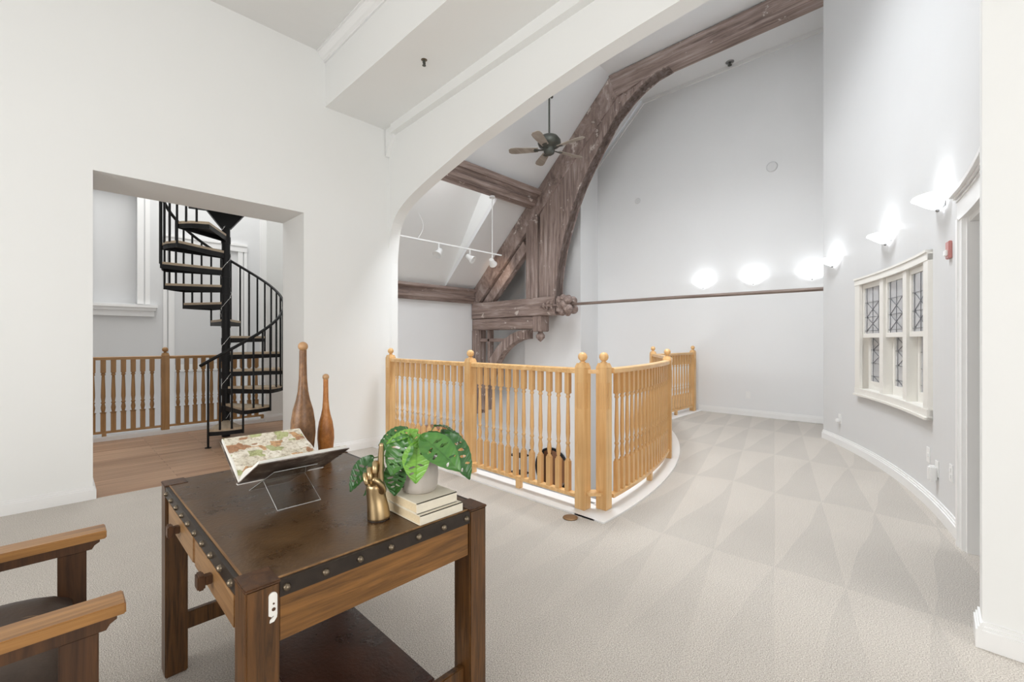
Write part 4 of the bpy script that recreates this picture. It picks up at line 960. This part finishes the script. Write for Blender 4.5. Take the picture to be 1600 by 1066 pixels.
def leaf(base, tip, width, tone, normal, sag=.015, holes=True, root=None, cup=.10):
    base, tip = Vector(base), Vector(tip); d = (tip-base); L = d.length; d.normalize(); nrm = Vector(normal); nrm = (nrm-d*nrm.dot(d)).normalized(); side = d.cross(nrm)
    NU, NT = 26, 72; o = len(LV); seed = random.random()*10
    width *= 1.1
    def W(t): return (math.sin(min(1, t/.36)*PI/2)**.6 if t < .36 else (1-((t-.36)/.64)**1.9)**.92)*width/2
    hs = []
    if holes:
        for k in range(4):
            for s in (-1, 1):
                if noise.noise(Vector((seed, k*1.7, s*3.1))) > -.25: hs.append((.26+.14*k+.03*s, s*(.40+.10*math.sin(k*2.1+seed)), .030-.003*k, .27))
    for i in range(NT+1):
        t = i/NT; ww = W(t)+.0006
        for j in range(NU+1):
            u = -1+2*j/NU
            back = -.10*width*(1-t)**6*abs(u)**.6 if t < .5 else 0
            q = base+d*(t*L)+side*(u*ww)+d*(back+.10*width*abs(u)*(.5-t)*0)
            q += nrm*(-sag*(2*t-1)**2*1.0+sag+cup*width*abs(u)**1.5*(1-.3*t)-.0025*abs(math.sin((t+abs(u)*.12)*PI*7)))
            LV.append(q)
            vein = max(0, 1-abs(u)*NU/2.2)*.9
            tt = (t-.10*abs(u))*9; vein = max(vein, (max(0, 1-abs(tt-round(tt))*6))*.35*(1-abs(u)))
            LC.append((vein, max(0, min(1, tone+.08*noise.noise(q*60))), 0, 1))
    for i in range(NT):
        t = (i+.5)/NT
        for j in range(NU):
            u = -1+2*(j+.5)/NU; cut = False
            for (ht, hu, a_, b_) in hs:
                du = u-hu; dt = (t-ht)-.10*abs(u)*.9
                if (dt/a_)**2+(du/b_)**2 < 1: cut = True
            if not cut: a0 = o+i*(NU+1)+j; LF.append((a0, a0+1, a0+NU+2, a0+NU+1))
    rt = Vector(root) if root else Vector((px_, py_, pz_+.09)); mid = (rt+base)/2+Vector((0, 0, .03))
    pts = [(rt*(1-q)**2+mid*2*q*(1-q)+base*q*q) for q in [i/8 for i in range(9)]]; ST.tube(pts, .0018, 6)
vd = (-FW).normalized()
def nv(l, up, f): return (RT*l+Vector((0, 0, up))-FW*f)
D = 1.47
leaf(px3(637, 684, 1.42), px3(612, 744, 1.38), .088, .55, nv(-.3, .5, 1), .010)
leaf(px3(652, 694, 1.40), px3(650, 756, 1.365), .078, .95, nv(.05, .45, 1), .008)
leaf(px3(661, 684, 1.41), px3(719, 738, 1.36), .092, .58, nv(.1, .9, .8), .012)
leaf(px3(696, 680, 1.47), px3(733, 750, 1.46), .085, .40, nv(.6, .6, .7), .014)
leaf(px3(583, 716, 1.44), px3(548, 769, 1.42), .072, .12, nv(-.5, .6, .8), .012)
leaf(px3(636, 672, 1.50), px3(592, 697, 1.48), .062, .25, nv(-.2, 1, .5), .010)
leaf(px3(652, 674, 1.46), px3(604, 694, 1.41), .050, .95, nv(-.1, .9, .35), .006)
leaf(px3(622, 722, 1.42), px3(617, 775, 1.40), .070, .40, nv(-.2, .3, 1), .008)
leaf(px3(645, 715, 1.44), px3(628, 762, 1.43), .065, .15, nv(0, .2, 1), .008)
leaf(px3(642, 683, 1.42), px3(664, 700, 1.39), .045, .80, nv(.1, .8, .8), .004)
leaf(px3(679, 666, 1.50), px3(712, 680, 1.49), .040, .20, nv(.3, 1, -.1), .012)
leaf(px3(668, 680, 1.47), px3(703, 712, 1.47), .075, .30, nv(.2, 1, .3), .012)
leaf(px3(600, 700, 1.47), px3(604, 735, 1.50), .05, .2, nv(-.6, .6, .6), .01)
leaf(px3(610, 738, 1.50), px3(568, 775, 1.47), .035, .30, nv(-.3, .6, .6), .008, False)
leaf(px3(628, 676, 1.50), px3(600, 705, 1.44), .055, .55, nv(-.3, 1, .6), .010)
leaf(px3(648, 690, 1.46), px3(632, 730, 1.43), .055, .25, nv(-.1, .5, 1), .008)
leaf(px3(672, 690, 1.45), px3(700, 716, 1.40), .060, .75, nv(.2, .9, .8), .008)
leaf(px3(690, 676, 1.52), px3(728, 706, 1.52), .070, .22, nv(.5, .9, .2), .014)
me = bpy.data.meshes.new('foliage'); me.from_pydata([tuple(q-Vector((px_, py_, pz_))) for q in LV], [], LF)
ca = me.color_attributes.new('leaf', 'FLOAT_COLOR', 'POINT')
for i, c_ in enumerate(LC): ca.data[i].color = c_
for q in me.polygons: q.use_smooth = True
me.materials.append(LEAF); fo = bpy.data.objects.new('foliage', me); COL.objects.link(fo); fo.parent = p
sd = fo.modifiers.new('thick', 'SOLIDIFY'); sd.thickness = .0008; ssf = fo.modifiers.new('sub', 'SUBSURF'); ssf.levels = 1; ssf.render_levels = 1
obj('stems', ST, STEM, p, world=True)

# ------------------------------------------------------------ things glimpsed on the lower floor
s = thing('round_mirror', 'round black-framed mirror on the lower level wall, seen between the balusters', 'mirror', (7.70, 6.17, -1.56))
RM = Matrix.Rotation(-PI/2, 4, 'Y')
m = MB(); m.lathe([(.43, 0), (.48, 0), (.48, .03), (.43, .03), (.43, 0)], n=40, M=RM); obj('frame', m, BLACK, s)
m = MB(); m.lathe([(.43, .004), (.43, .010)], n=40, M=RM); obj('glass', m, MIRROR, s)
s = thing('metal_shelf', 'black open metal shelf standing on the lower floor', 'shelf', (7.45, 6.95, -2.75))
for x in (-.15, .15):
    for y in (-.2, .2): m = MB(); m.box(x-.012, x+.012, y-.012, y+.012, 0, 1.55); obj('post', m, BLACK, s)
for z in (.2, .6, 1.0, 1.4): m = MB(); m.box(-.15, .15, -.2, .2, z, z+.02); obj('shelf_board', m, BLACK, s)
s = thing('louvered_cabinet', 'warm wooden cabinet with dark slots, on the lower floor behind the plant', 'cabinet', (5.35, 7.9, -2.75))
m = MB(); m.bevbox(-.5, .5, -.25, .25, .0, 2.10, .01); m.bevbox(-.53, .53, -.28, .26, 2.10, 2.18, .01); obj('body', m, wood('warm_cabinet_wood', srgb(150, 92, 52), srgb(196, 134, 84), 'z'), s)
for k in range(5):
    m = MB(); x = -.34+.17*k; m.box(x-.02, x+.02, -.256, -.249, 1.75, 2.0); m.box(x-.02, x+.02, -.256, -.249, 1.2, 1.6); obj('slot', m, BLACK, s)
